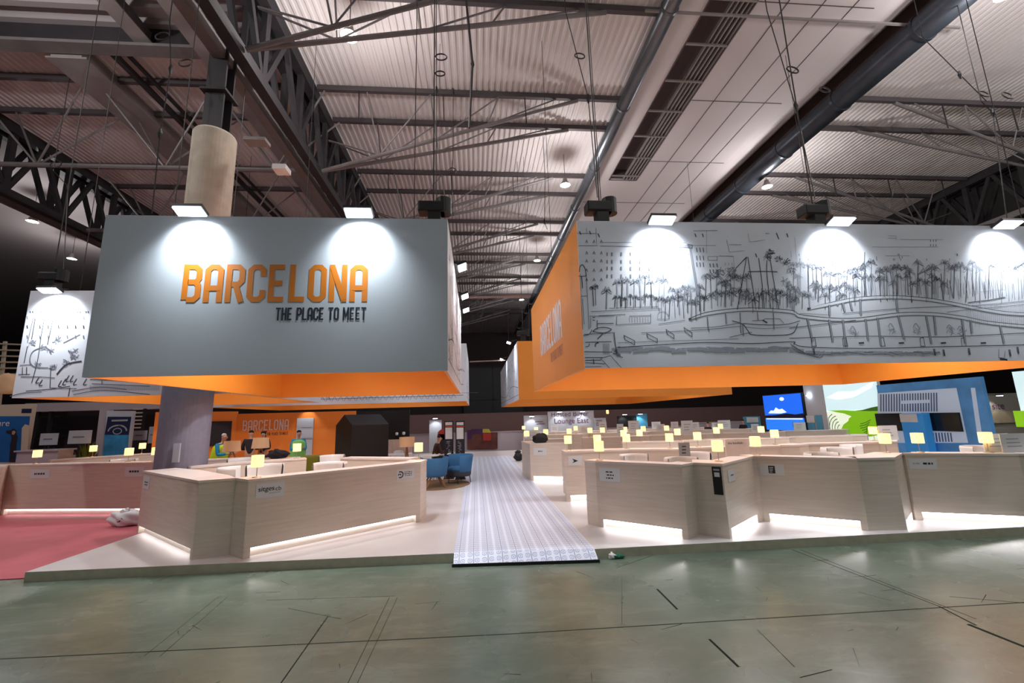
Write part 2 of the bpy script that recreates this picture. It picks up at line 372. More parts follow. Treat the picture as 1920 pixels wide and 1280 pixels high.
struct('floor_grey', MB().prism([(-30, 26.02), (40, 26.02), (40, 60), (-30, 60)], 0, .01), 'hall_grey_floor')
rn = thing('carpet_runner', 'pale blue patterned runner laid down the central aisle between the counters', 'carpet', (.68, 6.6, .124))
MB().prism([(-.34, 6.71), (1.70, 6.545), (1.70, 22.4), (-.34, 22.4)], .124, .132).build('runner_surface', 'runner', rn, local=False)
MB().add([(-.34, 6.71, .132), (1.70, 6.545, .132), (1.70, 6.36, .035), (-.34, 6.52, .035), (-.34, 6.71, .0), (1.70, 6.545, .0), (1.70, 6.36, .0), (-.34, 6.52, .0)], [(0, 1, 2, 3), (0, 3, 7, 4), (1, 5, 6, 2)]).build('sloping_end', 'runner', rn)
MB().prism([(-.36, 6.505), (1.72, 6.345), (1.72, 6.36), (-.36, 6.52)], .0, .04).build('edge_trim', 'black', rn)
# walls
struct('wall_back', MB().bb((-60, 60, 0), (70, 60.3, 15)), 'hall_wall')
struct('wall_left', MB().bb((-60.3, -14, 0), (-60, 60, 15)), 'hall_wall')
struct('wall_right', MB().bb((70, -14, 0), (70.3, 60, 15)), 'hall_wall')
# corrugated roof sheets
def corrugated(X0, X1, Y0, Y1, z, pitch=.22, h=.035):
    mb = MB(); n = int((X1-X0)/pitch); pr = []
    for i in range(n):
        x = X0+i*(X1-X0)/n; p = (X1-X0)/n
        pr += [(x, z), (x+p*.12, z+h), (x+p*.55, z+h), (x+p*.67, z)]
    pr.append((X1, z)); vs = []; fs = []
    for (x, zz) in pr: vs += [(x, Y0, zz), (x, Y1, zz)]
    for i in range(len(pr)-1): fs.append((2*i, 2*i+1, 2*i+3, 2*i+2))
    return mb.add(vs, fs)
struct('ceiling', corrugated(-5.6, 5.9, -14, 60, CZ), 'roof_sheet')
struct('ceiling_right', corrugated(14.3, 27.2, -14, 60, CZ), 'roof_sheet')
struct('ceiling_left', corrugated(-18.4, -5.9, 12.6, 60, CZ), 'roof_sheet')
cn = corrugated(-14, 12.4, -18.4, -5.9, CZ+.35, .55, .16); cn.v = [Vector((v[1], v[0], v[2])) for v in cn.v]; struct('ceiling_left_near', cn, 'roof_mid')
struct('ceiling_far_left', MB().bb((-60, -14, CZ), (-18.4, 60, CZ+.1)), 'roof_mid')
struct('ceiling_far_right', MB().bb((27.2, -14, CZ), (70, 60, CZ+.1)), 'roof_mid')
st = MB().bb((5.9, -14, CZ-.1), (7.0, 60, CZ)).bb((8.45, -14, CZ-.1), (12.2, 60, CZ)).bb((7.0, 19.7, CZ-.1), (8.45, 60, CZ))
for y in [1.5+3.1*i for i in range(19)]: pass
struct('ceiling_strip', st, 'roof_panel')
cv = MB(); n = 10; vs = []; fs = []
for i in range(n+1):      # panel edge curving up beside the large duct
    a = i/n*PI/2; x = 12.2+1.9*math.sin(a); z = CZ-.1+1.2*(1-math.cos(a)); vs += [(x, -14, z), (x, 60, z)]
for i in range(n): fs.append((2*i, 2*i+1, 2*i+3, 2*i+2))
struct('trim_2', MB().bb((14.12, -14, CZ-.02), (14.3, 60, CZ+1.3)), 'roof_dark')
struct('ceiling_cove', cv.add(vs, fs), 'roof_panel')
sm = MB()
for x in (9.4, 10.5, 11.5): sm.bb((x-.01, -14, CZ-.115), (x+.01, 60, CZ-.1))
for y in range(2, 50, 4): sm.bb((5.95, y-.012, CZ-.112), (12.2, y+.012, CZ-.1)) if y > 20 else sm.bb((8.5, y-.012, CZ-.112), (12.2, y+.012, CZ-.1))
struct('trim_1', sm, 'purlin')
lv = thing('ceiling_louvre', 'long dark slot with parallel slats in the flat ceiling strip', 'vent', (7.7, 5, CZ))
MB().bb((7.0, -14, CZ+.5), (8.45, 19.7, CZ+.55)).bb((6.98, -14, CZ-.12), (7.02, 19.7, CZ+.5)).bb((8.43, -14, CZ-.12), (8.47, 19.7, CZ+.5)).bb((7, 19.7, CZ-.1), (8.45, 19.75, CZ+.5)).build('recess', 'roof_dark', lv)
for i in range(5): MB().bb((7.72+i*.16, -14, CZ-.1), (7.77+i*.16, 19.68, CZ+.02)).build('slat', 'steel_light', lv)
for i in range(12): MB().bb((7.02, 2.2+i*1.55, CZ-.14), (8.43, 2.26+i*1.55, CZ-.08)).build('cross_bar', 'steel_light', lv)

# roof joists: pairs of purlins with a fanned tubular truss below
PAIRS = [(8.8, 10.5), (14.1, 15.8), (19.4, 21.2), (24.6, 26.4), (29.9, 31.6), (35.2, 36.9), (40.5, 42.2), (46, 47.7)]
ordn = ['nearest', 'second', 'third', 'fourth', 'fifth', 'sixth', 'seventh', 'eighth']
def joist(bay, XA, XB, ya, yb, label, group, shift=0):
    """XA is the girder side, where both lower tubes meet low down; XB the side where they reach the purlins"""
    t = thing('roof_joist', label, 'roof truss', (XA, ya, CZ), 0, group); zl = 11.2; sg = 1 if XB > XA else -1
    lo = min(XA, XB); hi = max(XA, XB)
    for y in (ya, yb): MB().bb((lo, y-.07, CZ-.20), (hi, y+.07, CZ-.012)).build('purlin', 'purlin', t)
    node = Vector((XA, (ya+yb)/2, zl)); W_ = abs(XB-XA)
    for y in (ya, yb):
        end = Vector((XA+sg*W_*.85, y, CZ-.22))
        MB().tube([node, end], .07, 8).build('lower_tube', 'steel_grey', t)
        m = MB(); q = [.16, .37, .6, .8]; tt = [.22, .44, .64]
        for i, u in enumerate(tt):
            b = node.lerp(end, u)
            for k in (i, i+1):
                m.tube([b, Vector((XA+sg*W_*q[k]*.97, y, CZ-.2))], .028, 6)
        m.tube([node.lerp(end, .02)+Vector((0, 0, 1.2)), node.lerp(end, tt[0])], .028, 6)
        m.build('bracing', 'steel_grey', t)
    for k in range(3):
        x = XA+sg*W_*(.13+.27*k); MB().bar((x, ya, CZ-.2), (x+.03, ya, CZ-1.25), .035).build('hanger_rod', 'steel_dark', t)
for i, (a, b) in enumerate(PAIRS):
    joist('m', -5.55, 5.7, a, b, f'roof truss spanning the middle bay, {ordn[i]} pair of purlins from the camera', 'roof trusses of the middle bay')
for i, (a, b) in enumerate(PAIRS[1:6]):
    joist('r', 26.4, 14.9, a-.5, b-.5, f'roof truss spanning the right bay beyond the big duct, {ordn[i]} from the camera', 'roof trusses of the right bay')
for i, (a, b) in enumerate(PAIRS[1:5]):
    t = thing('roof_joist', f'level-chord roof truss spanning the left bay, {ordn[i]} from the camera', 'roof truss', (-12, a, CZ), 0, 'roof trusses of the left bay')
    for y in (a, b): MB().bb((-18.3, y-.07, CZ-.20), (-6.0, y+.07, CZ-.012)).build('purlin', 'purlin', t)
    yc = (a+b)/2
    MB().tube([(-18.1, yc, 11.2), (-6.2, yc, 11.2)], .09, 8).build('lower_tube', 'steel_grey', t)
    m = MB()
    for x in (-15.2, -11.0, -7.2):
        for y in (a, b):
            m.tube([(x, yc, 11.2), (x-1.9, y, CZ-.2)], .035, 6).tube([(x, yc, 11.2), (x+1.9, y, CZ-.2)], .035, 6)
    m.build('bracing', 'steel_grey', t)

# main girders running away from the camera
def girder(X, Y0, Y1, label, wide=.5, pitch=2.4, mt='steel_dark', zb=11.2):
    t = thing('roof_girder', label, 'roof truss', (X, Y0, zb), 0, 'deep lattice girders')
    for dx in (-wide/2, wide/2):
        MB().bb((X+dx-.14, Y0, CZ-.45), (X+dx+.14, Y1, CZ-.02)).build('top_chord', mt, t)
        MB().bb((X+dx-.14, Y0, zb-.15), (X+dx+.14, Y1, zb+.15)).build('bottom_chord', 'steel_grey' if dx < 0 else mt, t)
        m = MB(); y = Y0; k = 0
        while y+pitch <= Y1:
            m.bar((X+dx, y, zb), (X+dx, y, CZ-.3), .16, .22)
            m.bar((X+dx, y, zb), (X+dx, y+pitch/2, CZ-.3), .14, .16) ; m.bar((X+dx, y+pitch, zb), (X+dx, y+pitch/2, CZ-.3), .14, .16)
            y += pitch; k += 1
        m.build('web', mt, t)
    return t
girder(-6.0, -6, 58, 'dark lattice girder above the concrete column, running away over the left sign')
girder(26.9, 0, 58, 'dark lattice girder at the far right edge beyond the big duct', .6)
girder(-18.4, 12, 58, 'dark lattice girder at the far left behind the small upper roof lamps', .6)
# long beams of the left bay
def longbeam(X, w, h, z, Y0, Y1, m, label, nm='ceiling_beam', cat='beam'):
    return tag(MB().bb((X-w/2, Y0, z-h), (X+w/2, Y1, z)).build(nm, m), label, cat)
b_ = thing('ceiling_beam', 'wide pale box beam crossing the left bay towards the column', 'beam', (-12.6, 12.7, CZ))
MB().bb((-13.1, 12.7, CZ-.5), (-12.2, 50, CZ-.07)).build('beam_web', 'steel_light', b_)
MB().bb((-13.25, 12.7, CZ-.56), (-12.05, 50, CZ-.5)).build('bottom_flange', 'steel_light', b_)
longbeam(-11.3, .16, .16, CZ-.25, 12.7, 50, 'steel_dark', 'thin dark pipe running beside the wide pale box beam', 'ceiling_pipe', 'pipe')
longbeam(-10.9, .1, .1, CZ-.25, 12.7, 50, 'steel_dark', 'thinner dark pipe, right one of the two beside the pale box beam', 'ceiling_pipe', 'pipe')
b_ = thing('ceiling_beam', 'grey flanged beam passing just left of the steel column head', 'beam', (-8.3, 0, 13))
MB().bb((-8.28, -10, CZ-.55), (-8.18, 50, CZ-.1)).build('beam_web', 'steel_grey', b_)
MB().bb((-8.5, -10, CZ-.6), (-7.95, 50, CZ-.55)).build('bottom_flange', 'steel_light', b_)
b_ = thing('ceiling_beam', 'short grey beam under the darker roof at the upper left', 'beam', (-10.2, 0, 14))
MB().bb((-10.3, -10, CZ-.2), (-10.0, 12.4, CZ+.2)).build('beam_web', 'steel_grey', b_)
MB().bb((-10.4, -10, CZ-.24), (-9.9, 12.4, CZ-.2)).build('bottom_flange', 'steel_light', b_)
b_ = thing('ceiling_beam', 'thick cross beam closing the dark upper-left roof bay', 'beam', (-12, 12.5, CZ))
MB().bb((-18.2, 12.4, CZ-.35), (-6.3, 12.58, CZ+.35)).build('beam_web', 'steel_dark', b_)
MB().bb((-18.2, 12.2, CZ-.45), (-6.3, 12.65, CZ-.35)).build('bottom_flange', 'steel_grey', b_)
# ducts
d_ = thing('ventilation_duct', 'slim grey round duct along the edge of the flat ceiling strip', 'duct', (5.8, 0, 13.6))
MB().tube([(5.75, -12, 13.62), (5.75, 58, 13.62)], .24, 20).build('duct_tube', 'duct', d_, smooth=True)
for y in range(2, 56, 4): MB().tube([(5.75, y, 13.62), (5.75, y+.08, 13.62)], .27, 20).build('collar', 'duct', d_)
d_ = thing('ventilation_duct', 'large dark round duct running diagonally over the right-hand sign', 'duct', (13.9, 0, 13.3))
MB().tube([(13.75, -12, 13.4), (13.75, 58, 13.4)], .42, 28).build('duct_tube', 'duct_dark', d_, smooth=True)
for y in range(1, 56, 3): MB().tube([(13.75, y, 13.4), (13.75, y+.1, 13.4)], .45, 28).build('collar', 'duct_dark', d_)
tag(MB().bar(atY(1210, 20, 10.2), atY(1800, 52, 10.2), .06).build('conduit', 'steel_light'), 'thin horizontal conduit crossing below the slotted ceiling strip', 'pipe')
# steel and concrete column
CX, CY = -6.27, 9.98
c_ = thing('column', 'round column, grey painted foot, bare concrete above, steel post on top', 'column', (CX, CY, .124))
MB().lathe([(0, .0), (.465, .0), (.465, 5.4), (0, 5.4)], (CX, CY, 0), 40).build('painted_foot', 'column_paint', c_, smooth=False)
MB().lathe([(0, 5.4), (.455, 5.4), (.455, 8.98), (.43, 9.03), (0, 9.03)], (CX, CY, 0), 40).build('concrete_shaft', 'concrete', c_, smooth=False)
p_ = MB().bb((CX-.22, CY-.2, 9.03), (CX+.22, CY-.15, 11.6)).bb((CX-.22, CY+.15, 9.03), (CX+.22, CY+.2, 11.6)).bb((CX-.03, CY-.2, 9.03), (CX+.03, CY+.2, 11.6)).bb((CX-.3, CY-.3, 10.1), (CX+.3, CY+.3, 10.16))
p_.build('steel_post', 'steel_dark', c_)
lb = MB(); a_ = atY(327, 831, 9.48); b2 = atY(341, 866, 9.48); lb.bb((a_[0], 9.46, b2[2]), (b2[0]-.06, 9.50, a_[2])).build('notice', 'ink_light', c_)
# high bays
def highbay(i, x, y, z=12.5, e=1.0, label=''):
    t = thing('high_bay_lamp', label, 'ceiling light', (x, y, z), 0, 'lit high bay lamps')
    MB().lathe([(.05, .36), (.09, .34), (.12, .2), (.24, 0), (.22, 0), (.1, .18)], (x, y, z), 20).build('reflector', 'steel_light', t, smooth=True)
    MB().lathe([(0, -.02), (.15, 0), (.17, .06), (0, .1)], (x, y, z), 16).build('lamp', 'bulb', t, smooth=True)
    MB().tube([(x, y, z+.34), (x, y, 12.99 if 13.3 < x < 14.2 else CZ+.01)], .012, 6).build('suspension_rod', 'steel_dark', t)
    light('high_bay_light', 'POINT', (x, y, z-.45), HIGHBAY_W*e, (1, .97, .96), t, .22)
hl = ['lit roof lamp hanging high over the left sign, nearest of the middle bay', 'lit roof lamp beside the slim duct, above the gap between signs', 'lit roof lamp under the big duct above the sketch sign',
      'lit roof lamp at the very top right corner', 'lit roof lamp at the far left above the small sketch sign', 'fainter lit roof lamp at the far left, lower of the pair', 'lit roof lamp deep in the aisle gap, larger of two', 'smallest lit roof lamp low in the aisle gap']
for i, (x, y) in enumerate(HIGHBAYS): highbay(i, x, y, label=hl[i])
for i, (x, y) in enumerate(HIGHBAYS_UNSEEN): highbay(i, x, y, e=(1, 1.2, 1, 2.2, 2.4)[i], label=['roof lamp above the camera', 'roof lamp above and left of the camera', 'roof lamp above and right of the camera', 'unseen lamp added to brighten the roof of the left bay', 'unseen lamp added to brighten the roof of the right bay'][i])

for i, (x, y) in enumerate(HIGHBAYS_ADDED_FAR): highbay(i, x, y, z=12.55, label=['unseen lamp added behind the grey sign to brighten the far hall', 'unseen lamp added far behind the sketch sign to brighten the far hall', 'unseen lamp added behind the harbour sketch sign to brighten the rear'][i])

# ================================================================ HANGING SIGN RINGS
ZB, ZT = 2.765, 5.2
def ring(name, label, X0, X1, Y0, Y1, fmat, lmat, rmat, zb=ZB, zt=ZT, th=.05):
    t = thing(name, label, 'sign', ((X0+X1)/2, Y0, zb))
    e = .012
    MB().bb((X0, Y0, zb), (X1, Y0+e, zt)).build('front_face', fmat, t)
    MB().bb((X0, Y0+e, zb), (X0+e, Y1, zt)).build('left_face', lmat, t)
    MB().bb((X1-e, Y0+e, zb), (X1, Y1, zt)).build('right_face', rmat, t)
    MB().bb((X0+e, Y1-e, zb), (X1-e, Y1, zt)).build('back_face', 'mural_panel', t)
    i0, i1, j0, j1 = X0+e, X1-e, Y0+e, Y1-e
    MB().bb((i0, j0, zb), (i1, j0+th, zt)).bb((i0, j1-th, zb), (i1, j1, zt)).bb((i0, j0+th, zb), (i0+th, j1-th, zt)).bb((i1-th, j0+th, zb), (i1, j1-th, zt)).build('orange_lining', 'orange', t)
    for (wx, wy) in ((X0+.6, Y0+.5), (X1-.6, Y0+.5), (X0+.6, Y1-.5), (X1-.6, Y1-.5)): MB().tube([(wx, wy, zt-.02), (wx, wy, CZ+.02)], .008, 5).bar((wx-.55, wy, zt-.06), (wx+.55, wy, zt-.06), .05).build('suspension_wire', 'cable_steel', t)
    return t
L1 = ring('hanging_sign', 'large grey hanging sign ring reading BARCELONA at front left', -5.48, -.41, 6.44, 12.6, 'grey_panel', 'mural_panel', 'mural_panel')
R1 = ring('hanging_sign', 'long hanging sign ring with harbour sketch front and orange side, at right', 1.69, 11.3, 6.44, 12.3, 'mural_panel', 'orange', 'mural_panel')
L2 = ring('hanging_sign', 'sketch-printed hanging sign ring behind the grey BARCELONA sign, along the aisle', -10.6, -.36, 18.0, 24.5, 'mural_panel', 'mural_panel', 'mural_panel')
R2 = ring('hanging_sign', 'orange hanging sign ring further back on the right of the aisle', 1.78, 11.0, 17.6, 30.0, 'orange', 'mural_panel', 'orange')
L3 = ring('hanging_sign', 'sketch-printed hanging sign ring at far left behind the column', -10.1, -5.54, 10.28, 16.0, 'mural_panel', 'mural_panel', 'mural_panel')
# lettering
YF = 6.44-.004
def on_front(px0, py0, px1, py1):
    a = atY(px0, py0, YF); b = atY(px1, py1, YF); return a, b
a, b = on_front(338, 567, 688, 565)
top = atY(690, 496, YF); z0 = (a[2]+b[2])/2
lettering('BARCELONA', (a[0], YF, z0), (1, 0, 0), (0, 0, 1), b[0]-a[0], top[2]-b[2]).build('lettering_large', 'letter_orange', L1)
a = atY(516, 600, YF); b = atY(686, 600, YF); tp = atY(600, 576, YF)
lettering('THE PLACE TO MEET', (a[0], YF-.001, (a[2]+b[2])/2), (1, 0, 0), (0, 0, 1), b[0]-a[0], tp[2]-atY(600, 600, YF)[2]).build('lettering_small', 'letter_dark', L1)
XL = 1.69-.004
near_ = atX(1054, 630, XL); far_ = atX(1014, 652, XL); t1 = atX(1054, 553, XL); bt = atX(1054, 632, XL)
lettering('BARCELONA', (XL, far_[1], bt[2]), (0, -1, 0), (0, 0, 1), far_[1]-near_[1], t1[2]-bt[2]).build('lettering_large', 'letter_white', R1)
hh = (t1[2]-bt[2]); n2 = near_[1]
lettering('THE PLACE TO MEET', (XL, n2+(far_[1]-near_[1])*.5, bt[2]-hh*.42), (0, -1, 0), (0, 0, 1), (far_[1]-near_[1])*.5, hh*.27, .8).build('lettering_small', 'letter_faint', R1)

# ---- pencil drawings on the sign faces
class Sketch:
    def __init__(s, proj, nrm, unit): s.p = proj; s.n = nrm; s.u = unit; s.m = {'ink_pale': MB(), 'ink_dark': MB(), 'ink_mid': MB(), 'ink_light': MB()}
    def st(s, pts, w=1, ink='ink_mid', closed=False):
        s.m[ink].ribbon([s.p(*q) for q in pts], w*s.u, s.n, closed)
    def jit(s, pts, w=1, ink='ink_mid', j=1.0):
        s.st([(x+random.uniform(-j, j), y+random.uniform(-j, j)) for x, y in pts], w, ink)
    def curve(s, pts, w=1, ink='ink_mid', n=8):
        out = []
        for i in range(len(pts)-1):
            p0 = pts[max(i-1, 0)]; p1 = pts[i]; p2 = pts[i+1]; p3 = pts[min(i+2, len(pts)-1)]
            for k in range(n):
                t = k/n; out.append(tuple(.5*(2*p1[c]+(p2[c]-p0[c])*t+(2*p0[c]-5*p1[c]+4*p2[c]-p3[c])*t*t+(3*p1[c]-p0[c]-3*p2[c]+p3[c])*t**3) for c in (0, 1)))
        out.append(pts[-1]); s.st(out, w, ink); return out
    def palm(s, x, y, r, h, ink='ink_mid', n=9):
        for k in range(n):
            a = PI*(-.15+1.3*k/(n-1))+random.uniform(-.15, .15); L_ = r*random.uniform(.7, 1.15)
            dx = math.cos(a)*L_; dy = -math.sin(a)*L_*.8
            s.st([(x, y), (x+dx*.55, y+dy), (x+dx, y+dy*.55+r*.35)], random.uniform(.5, 1.3), random.choice([ink, ink, 'ink_light', 'ink_dark']))
        lean = random.uniform(-.06, .06)*h
        s.st([(x, y), (x+lean*.5, y+h*.5), (x+lean, y+h)], random.uniform(.7, 1.5), random.choice([ink, 'ink_dark']))
        if random.random() < .5: s.st([(x+2, y+2), (x+2+lean, y+h)], .5, 'ink_light')
    def scrub(s, x, y, r, n=14, ink='ink_mid'):
        for k in range(n):
            a = random.uniform(0, 2*PI); q = r*math.sqrt(random.random()); cx_, cy_ = x+math.cos(a)*q, y+math.sin(a)*q*.8
            b = random.uniform(0, PI); l = random.uniform(2, 6)
            s.st([(cx_-l*math.cos(b), cy_-l*math.sin(b)), (cx_, cy_+random.uniform(-2, 2)), (cx_+l*math.cos(b), cy_+l*math.sin(b))], random.uniform(.5, 1.6), random.choice([ink, 'ink_light', ink]))
    def build(s, parent):
        for k, m in s.m.items():
            if m.v: m.build('pencil_drawing', k, parent)
lay = [0]
def front_proj(Y):
    def f(x, y):
        p = atY(x, y, Y); lay[0] = (lay[0]+1) % 400; return Vector((p[0], Y-lay[0]*.000004, p[2]))
    return f
S = Sketch(front_proj(6.44-.003), (0, 1, 0), .0082)
z6 = lambda x, y: (1060+x/4, 400+y/4)
z7 = lambda x, y: (1480+x/4, 400+y/4)
for X in (160, 215, 270):
    for Yq in (215, 300, 360, 430, 500): S.st([z6(X-8, Yq+6), z6(X, Yq-14), z6(X+8, Yq+6)], 1.4, 'ink_mid')
for X in (315, 350, 420, 490, 560, 630, 735):
    for Yq in (305, 362, 412, 470):
        if X == 735 and Yq < 400: continue
        S.st([z6(X, Yq-14), z6(X, Yq+14)], 3.2 if X > 340 else 2, 'ink_light'); S.st([z6(X-3, Yq-12), z6(X-3, Yq+12)], .9, 'ink_dark')
for X in (805, 840, 870, 900, 925):
    for Yq in (305, 360, 405): S.st([z6(X, Yq-9), z6(X, Yq+9)], 1.1, 'ink_light')
for X in (985, 1010, 1035):
    for Yq in (275, 335, 385): S.st([z6(X-2, Yq-18), z6(X+3, Yq+16)], 1.9, 'ink_mid')
for X in (1085, 1110, 1138):
    for Yq in (390, 435): S.st([z6(X-2, Yq-15), z6(X+3, Yq+13)], 2.2, 'ink_mid')
for X in (1200, 1225, 1250):
    for Yq in (380, 420): S.st([z6(X, Yq-10), z6(X, Yq+10)], 1.2, 'ink_light')
for q in [((1070, 322), (1140, 322)), ((1070, 350), (1140, 350)), ((1140, 322), (1140, 350)), ((1070, 322), (1070, 350)), ((100, 150), (230, 150)), ((230, 110), (235, 230)), ((100, 240), (240, 240)),
          ((280, 215), (900, 220)), ((260, 245), (940, 255)), ((820, 255), (930, 240)), ((940, 238), (1130, 240)), ((960, 130), (1140, 128)), ((1060, 130), (1060, 300)), ((1150, 320), (1260, 320)),
          ((1260, 320), (1270, 440)), ((1210, 200), (1230, 290)), ((1230, 290), (1340, 280)), ((1230, 235), (1320, 235)), ((1370, 150), (1380, 210)), ((1380, 215), (1500, 200)), ((1500, 150), (1530, 150)),
          ((85, 145), (115, 145)), ((160, 110), (160, 150)), ((240, 150), (260, 180))]:
    S.jit([z6(*q[0]), z6(*q[1])], .8, 'ink_light' if random.random() < .5 else 'ink_mid', .4)
for X, Yq in ((250, 165), (975, 165), (1030, 165), (1587, 160), (1595, 180), (1665, 165), (185, 145), (110, 147), (1430, 315)): S.st([z6(X-4, Yq-14), z6(X+6, Yq+12)], 1.8, 'ink_dark')
S.st([z6(935, 240), z6(960, 400), z6(995, 610)], 3.6, 'ink_light'); S.st([z6(928, 240), z6(952, 400), z6(988, 610)], .8, 'ink_mid'); S.st([z6(918, 232), z6(952, 238), z6(950, 262), z6(925, 260)], 1.6, 'ink_mid', True)
# tower and quayside buildings at the left edge
S.curve([z6(105, 440), z6(110, 400), z6(130, 385), z6(150, 420), z6(155, 470)], 1.4, 'ink_dark')
for q in [((110, 450), (130, 870)), ((155, 450), (178, 870)), ((120, 470), (128, 560)), ((115, 620), (165, 618)), ((130, 640), (140, 830)), ((100, 470), (160, 470)), ((180, 770), (370, 768)), ((240, 800), (240, 870)), ((190, 780), (192, 860)), ((205, 780), (222, 780)), ((205, 800), (222, 800)),
          ((240, 825), (360, 825)), ((140, 905), (370, 895)), ((365, 895), (385, 1050)), ((150, 965), (345, 960)), ((140, 1035), (350, 1040)), ((145, 1080), (280, 1080)), ((150, 1120), (300, 1130)), ((265, 1085), (335, 1160)), ((270, 1085), (340, 1065)), ((340, 1065), (420, 1160)),
          ((150, 1100), (270, 1100)), ((210, 1090), (215, 1130)), ((150, 1150), (270, 1150)), ((240, 940), (280, 900))]:
    S.jit([z6(*q[0]), z6(*q[1])], random.uniform(.8, 1.6), 'ink_dark' if random.random() < .6 else 'ink_mid', .5)
S.curve([z6(205, 885), z6(240, 860), z6(300, 855), z6(345, 870), z6(290, 895), z6(205, 885)], 1.4, 'ink_dark')
S.curve([z6(225, 1000), z6(230, 975), z6(250, 970)], 1.8, 'ink_dark'); S.curve([z6(150, 1000), z6(175, 995), z6(180, 975)], 1.2, 'ink_dark'); S.curve([z6(135, 915), z6(180, 905), z6(200, 870)], 1.2, 'ink_dark')
for k in range(5): S.st([z6(285+k*10, 975), z6(288+k*10, 1055)], .8, 'ink_mid')
# palms, left part
for X, Yq, r, h in [(205, 560, 7, 34), (225, 545, 7, 36), (310, 580, 11, 35)]: S.palm(*z6(X, Yq), r, h, 'ink_dark')
for k in range(9): S.palm(*z6(380+k*45+random.uniform(-12, 12), 495+random.uniform(-18, 25)), 9, 48, 'ink_light')
for k in range(9): S.palm(*z6(375+k*38, 625+random.uniform(-15, 15)), 6, 18, 'ink_dark')
for k in range(10): S.palm(*z6(720+k*32, 640+random.uniform(-40, 30)), 10, 36, 'ink_mid')
for k in range(5): S.palm(*z6(800+k*45, 560+random.uniform(-30, 30)), 9, 30, 'ink_light')
for k in range(10): S.palm(*z6(1010+k*38+random.uniform(-12, 12), 500+random.uniform(-35, 60)), 10, 45, 'ink_mid')
for k in range(14): S.palm(*z6(1040+k*52, 620+random.uniform(-40, 40)), 11, 24, 'ink_dark')
for X, Yq, r in [(1160, 440, 7), (1240, 430, 9), (1200, 520, 9), (1270, 480, 7), (1240, 560, 10), (1330, 620, 9), (1520, 320, 7), (1540, 290, 4), (1600, 340, 6), (1660, 370, 7), (1690, 430, 9), (1650, 520, 9), (1700, 560, 9), (1560, 590, 10), (1380, 620, 8), (1710, 650, 9)]:
    S.scrub(*z6(X, Yq), r, 16, 'ink_mid' if Yq > 400 else 'ink_dark')
for q in [((1360, 325), (1325, 520), (1290, 720)), ((1340, 350), (1360, 325)), ((1368, 325), (1400, 520), (1430, 720)), ((1450, 335), (1475, 520), (1492, 710)), ((1512, 350), (1512, 460), (1540, 710)), ((1535, 340), (1565, 520), (1600, 720)), ((1370, 437), (1480, 434), (1590, 437)), ((1280, 410), (1350, 335))]:
    S.curve([z6(*p) for p in q], 1.5, 'ink_dark', 4)
for k in range(13): S.st([z6(1370+k*26+random.uniform(-9, 9), 560), z6(1376+k*26, 712)], random.uniform(.6, 1.4), random.choice(['ink_mid', 'ink_light', 'ink_dark']))
for q in [((190, 735), (720, 712)), ((330, 712), (700, 700)), ((250, 765), (450, 755)), ((380, 835), (640, 820)), ((480, 770), (640, 765)), ((385, 768), (385, 835)), ((640, 750), (640, 820)), ((700, 700), (705, 740))]: S.jit([z6(*q[0]), z6(*q[1])], 1, 'ink_mid', .5)
for k in range(8): S.st([z6(480+k*20, 775), z6(482+k*20, 815)], .7, 'ink_light')
S.curve([z6(690, 790), z6(700, 745), z6(740, 735), z6(770, 760), z6(770, 790), z6(690, 790)], 1, 'ink_light')
# bridge decks
S.curve([z6(925, 795), z6(1060, 752), z6(1300, 722), z6(1500, 722), z6(1700, 738), z7(80, 768), z7(260, 790), z7(450, 797), z7(600, 785), z7(740, 765), z7(900, 752), z7(1100, 757), z7(1300, 782), z7(1500, 820), z7(1780, 848)], 5.5, 'ink_pale')
S.curve([z7(145, 715), z7(330, 675), z7(520, 640), z7(760, 628), z7(1000, 642), z7(1200, 672), z7(1400, 712), z7(1600, 745), z7(1780, 758)], 5, 'ink_pale')
for dy, w, ink in ((-11, 1.2, 'ink_dark'), (13, 1.1, 'ink_mid')):
    S.curve([z6(925, 795+dy*.4), z6(1060, 752+dy), z6(1300, 722+dy), z6(1500, 722+dy), z6(1700, 738+dy), z7(80, 768+dy), z7(260, 790+dy), z7(450, 797+dy), z7(600, 785+dy), z7(740, 765+dy), z7(900, 752+dy), z7(1100, 757+dy), z7(1300, 782+dy), z7(1500, 820+dy), z7(1780, 848+dy)], w, ink)
for dy, w, ink in ((-12, 1.2, 'ink_dark'), (12, 1, 'ink_mid')):
    S.curve([z7(145, 715+dy*.5), z7(330, 675+dy), z7(520, 640+dy), z7(760, 628+dy), z7(1000, 642+dy), z7(1200, 672+dy), z7(1400, 712+dy), z7(1600, 745+dy), z7(1780, 758+dy)], w, ink)
S.curve([z7(400, 750), z7(800, 715), z7(1100, 700), z7(1400, 690), z7(1780, 655)], 1.1, 'ink_mid'); S.curve([z7(1180, 740), z7(1400, 715), z7(1780, 680)], 1.0, 'ink_mid')
S.st([z7(1340, 668), z7(1500, 650), z7(1620, 628)], 1.6, 'ink_dark'); S.curve([z7(0, 860), z7(250, 830), z7(500, 800)], 1.6, 'ink_mid')
S.st([z6(925, 795), z6(945, 788)], 4, 'ink_dark'); S.st([z7(135, 715), z7(160, 712)], 4, 'ink_dark')
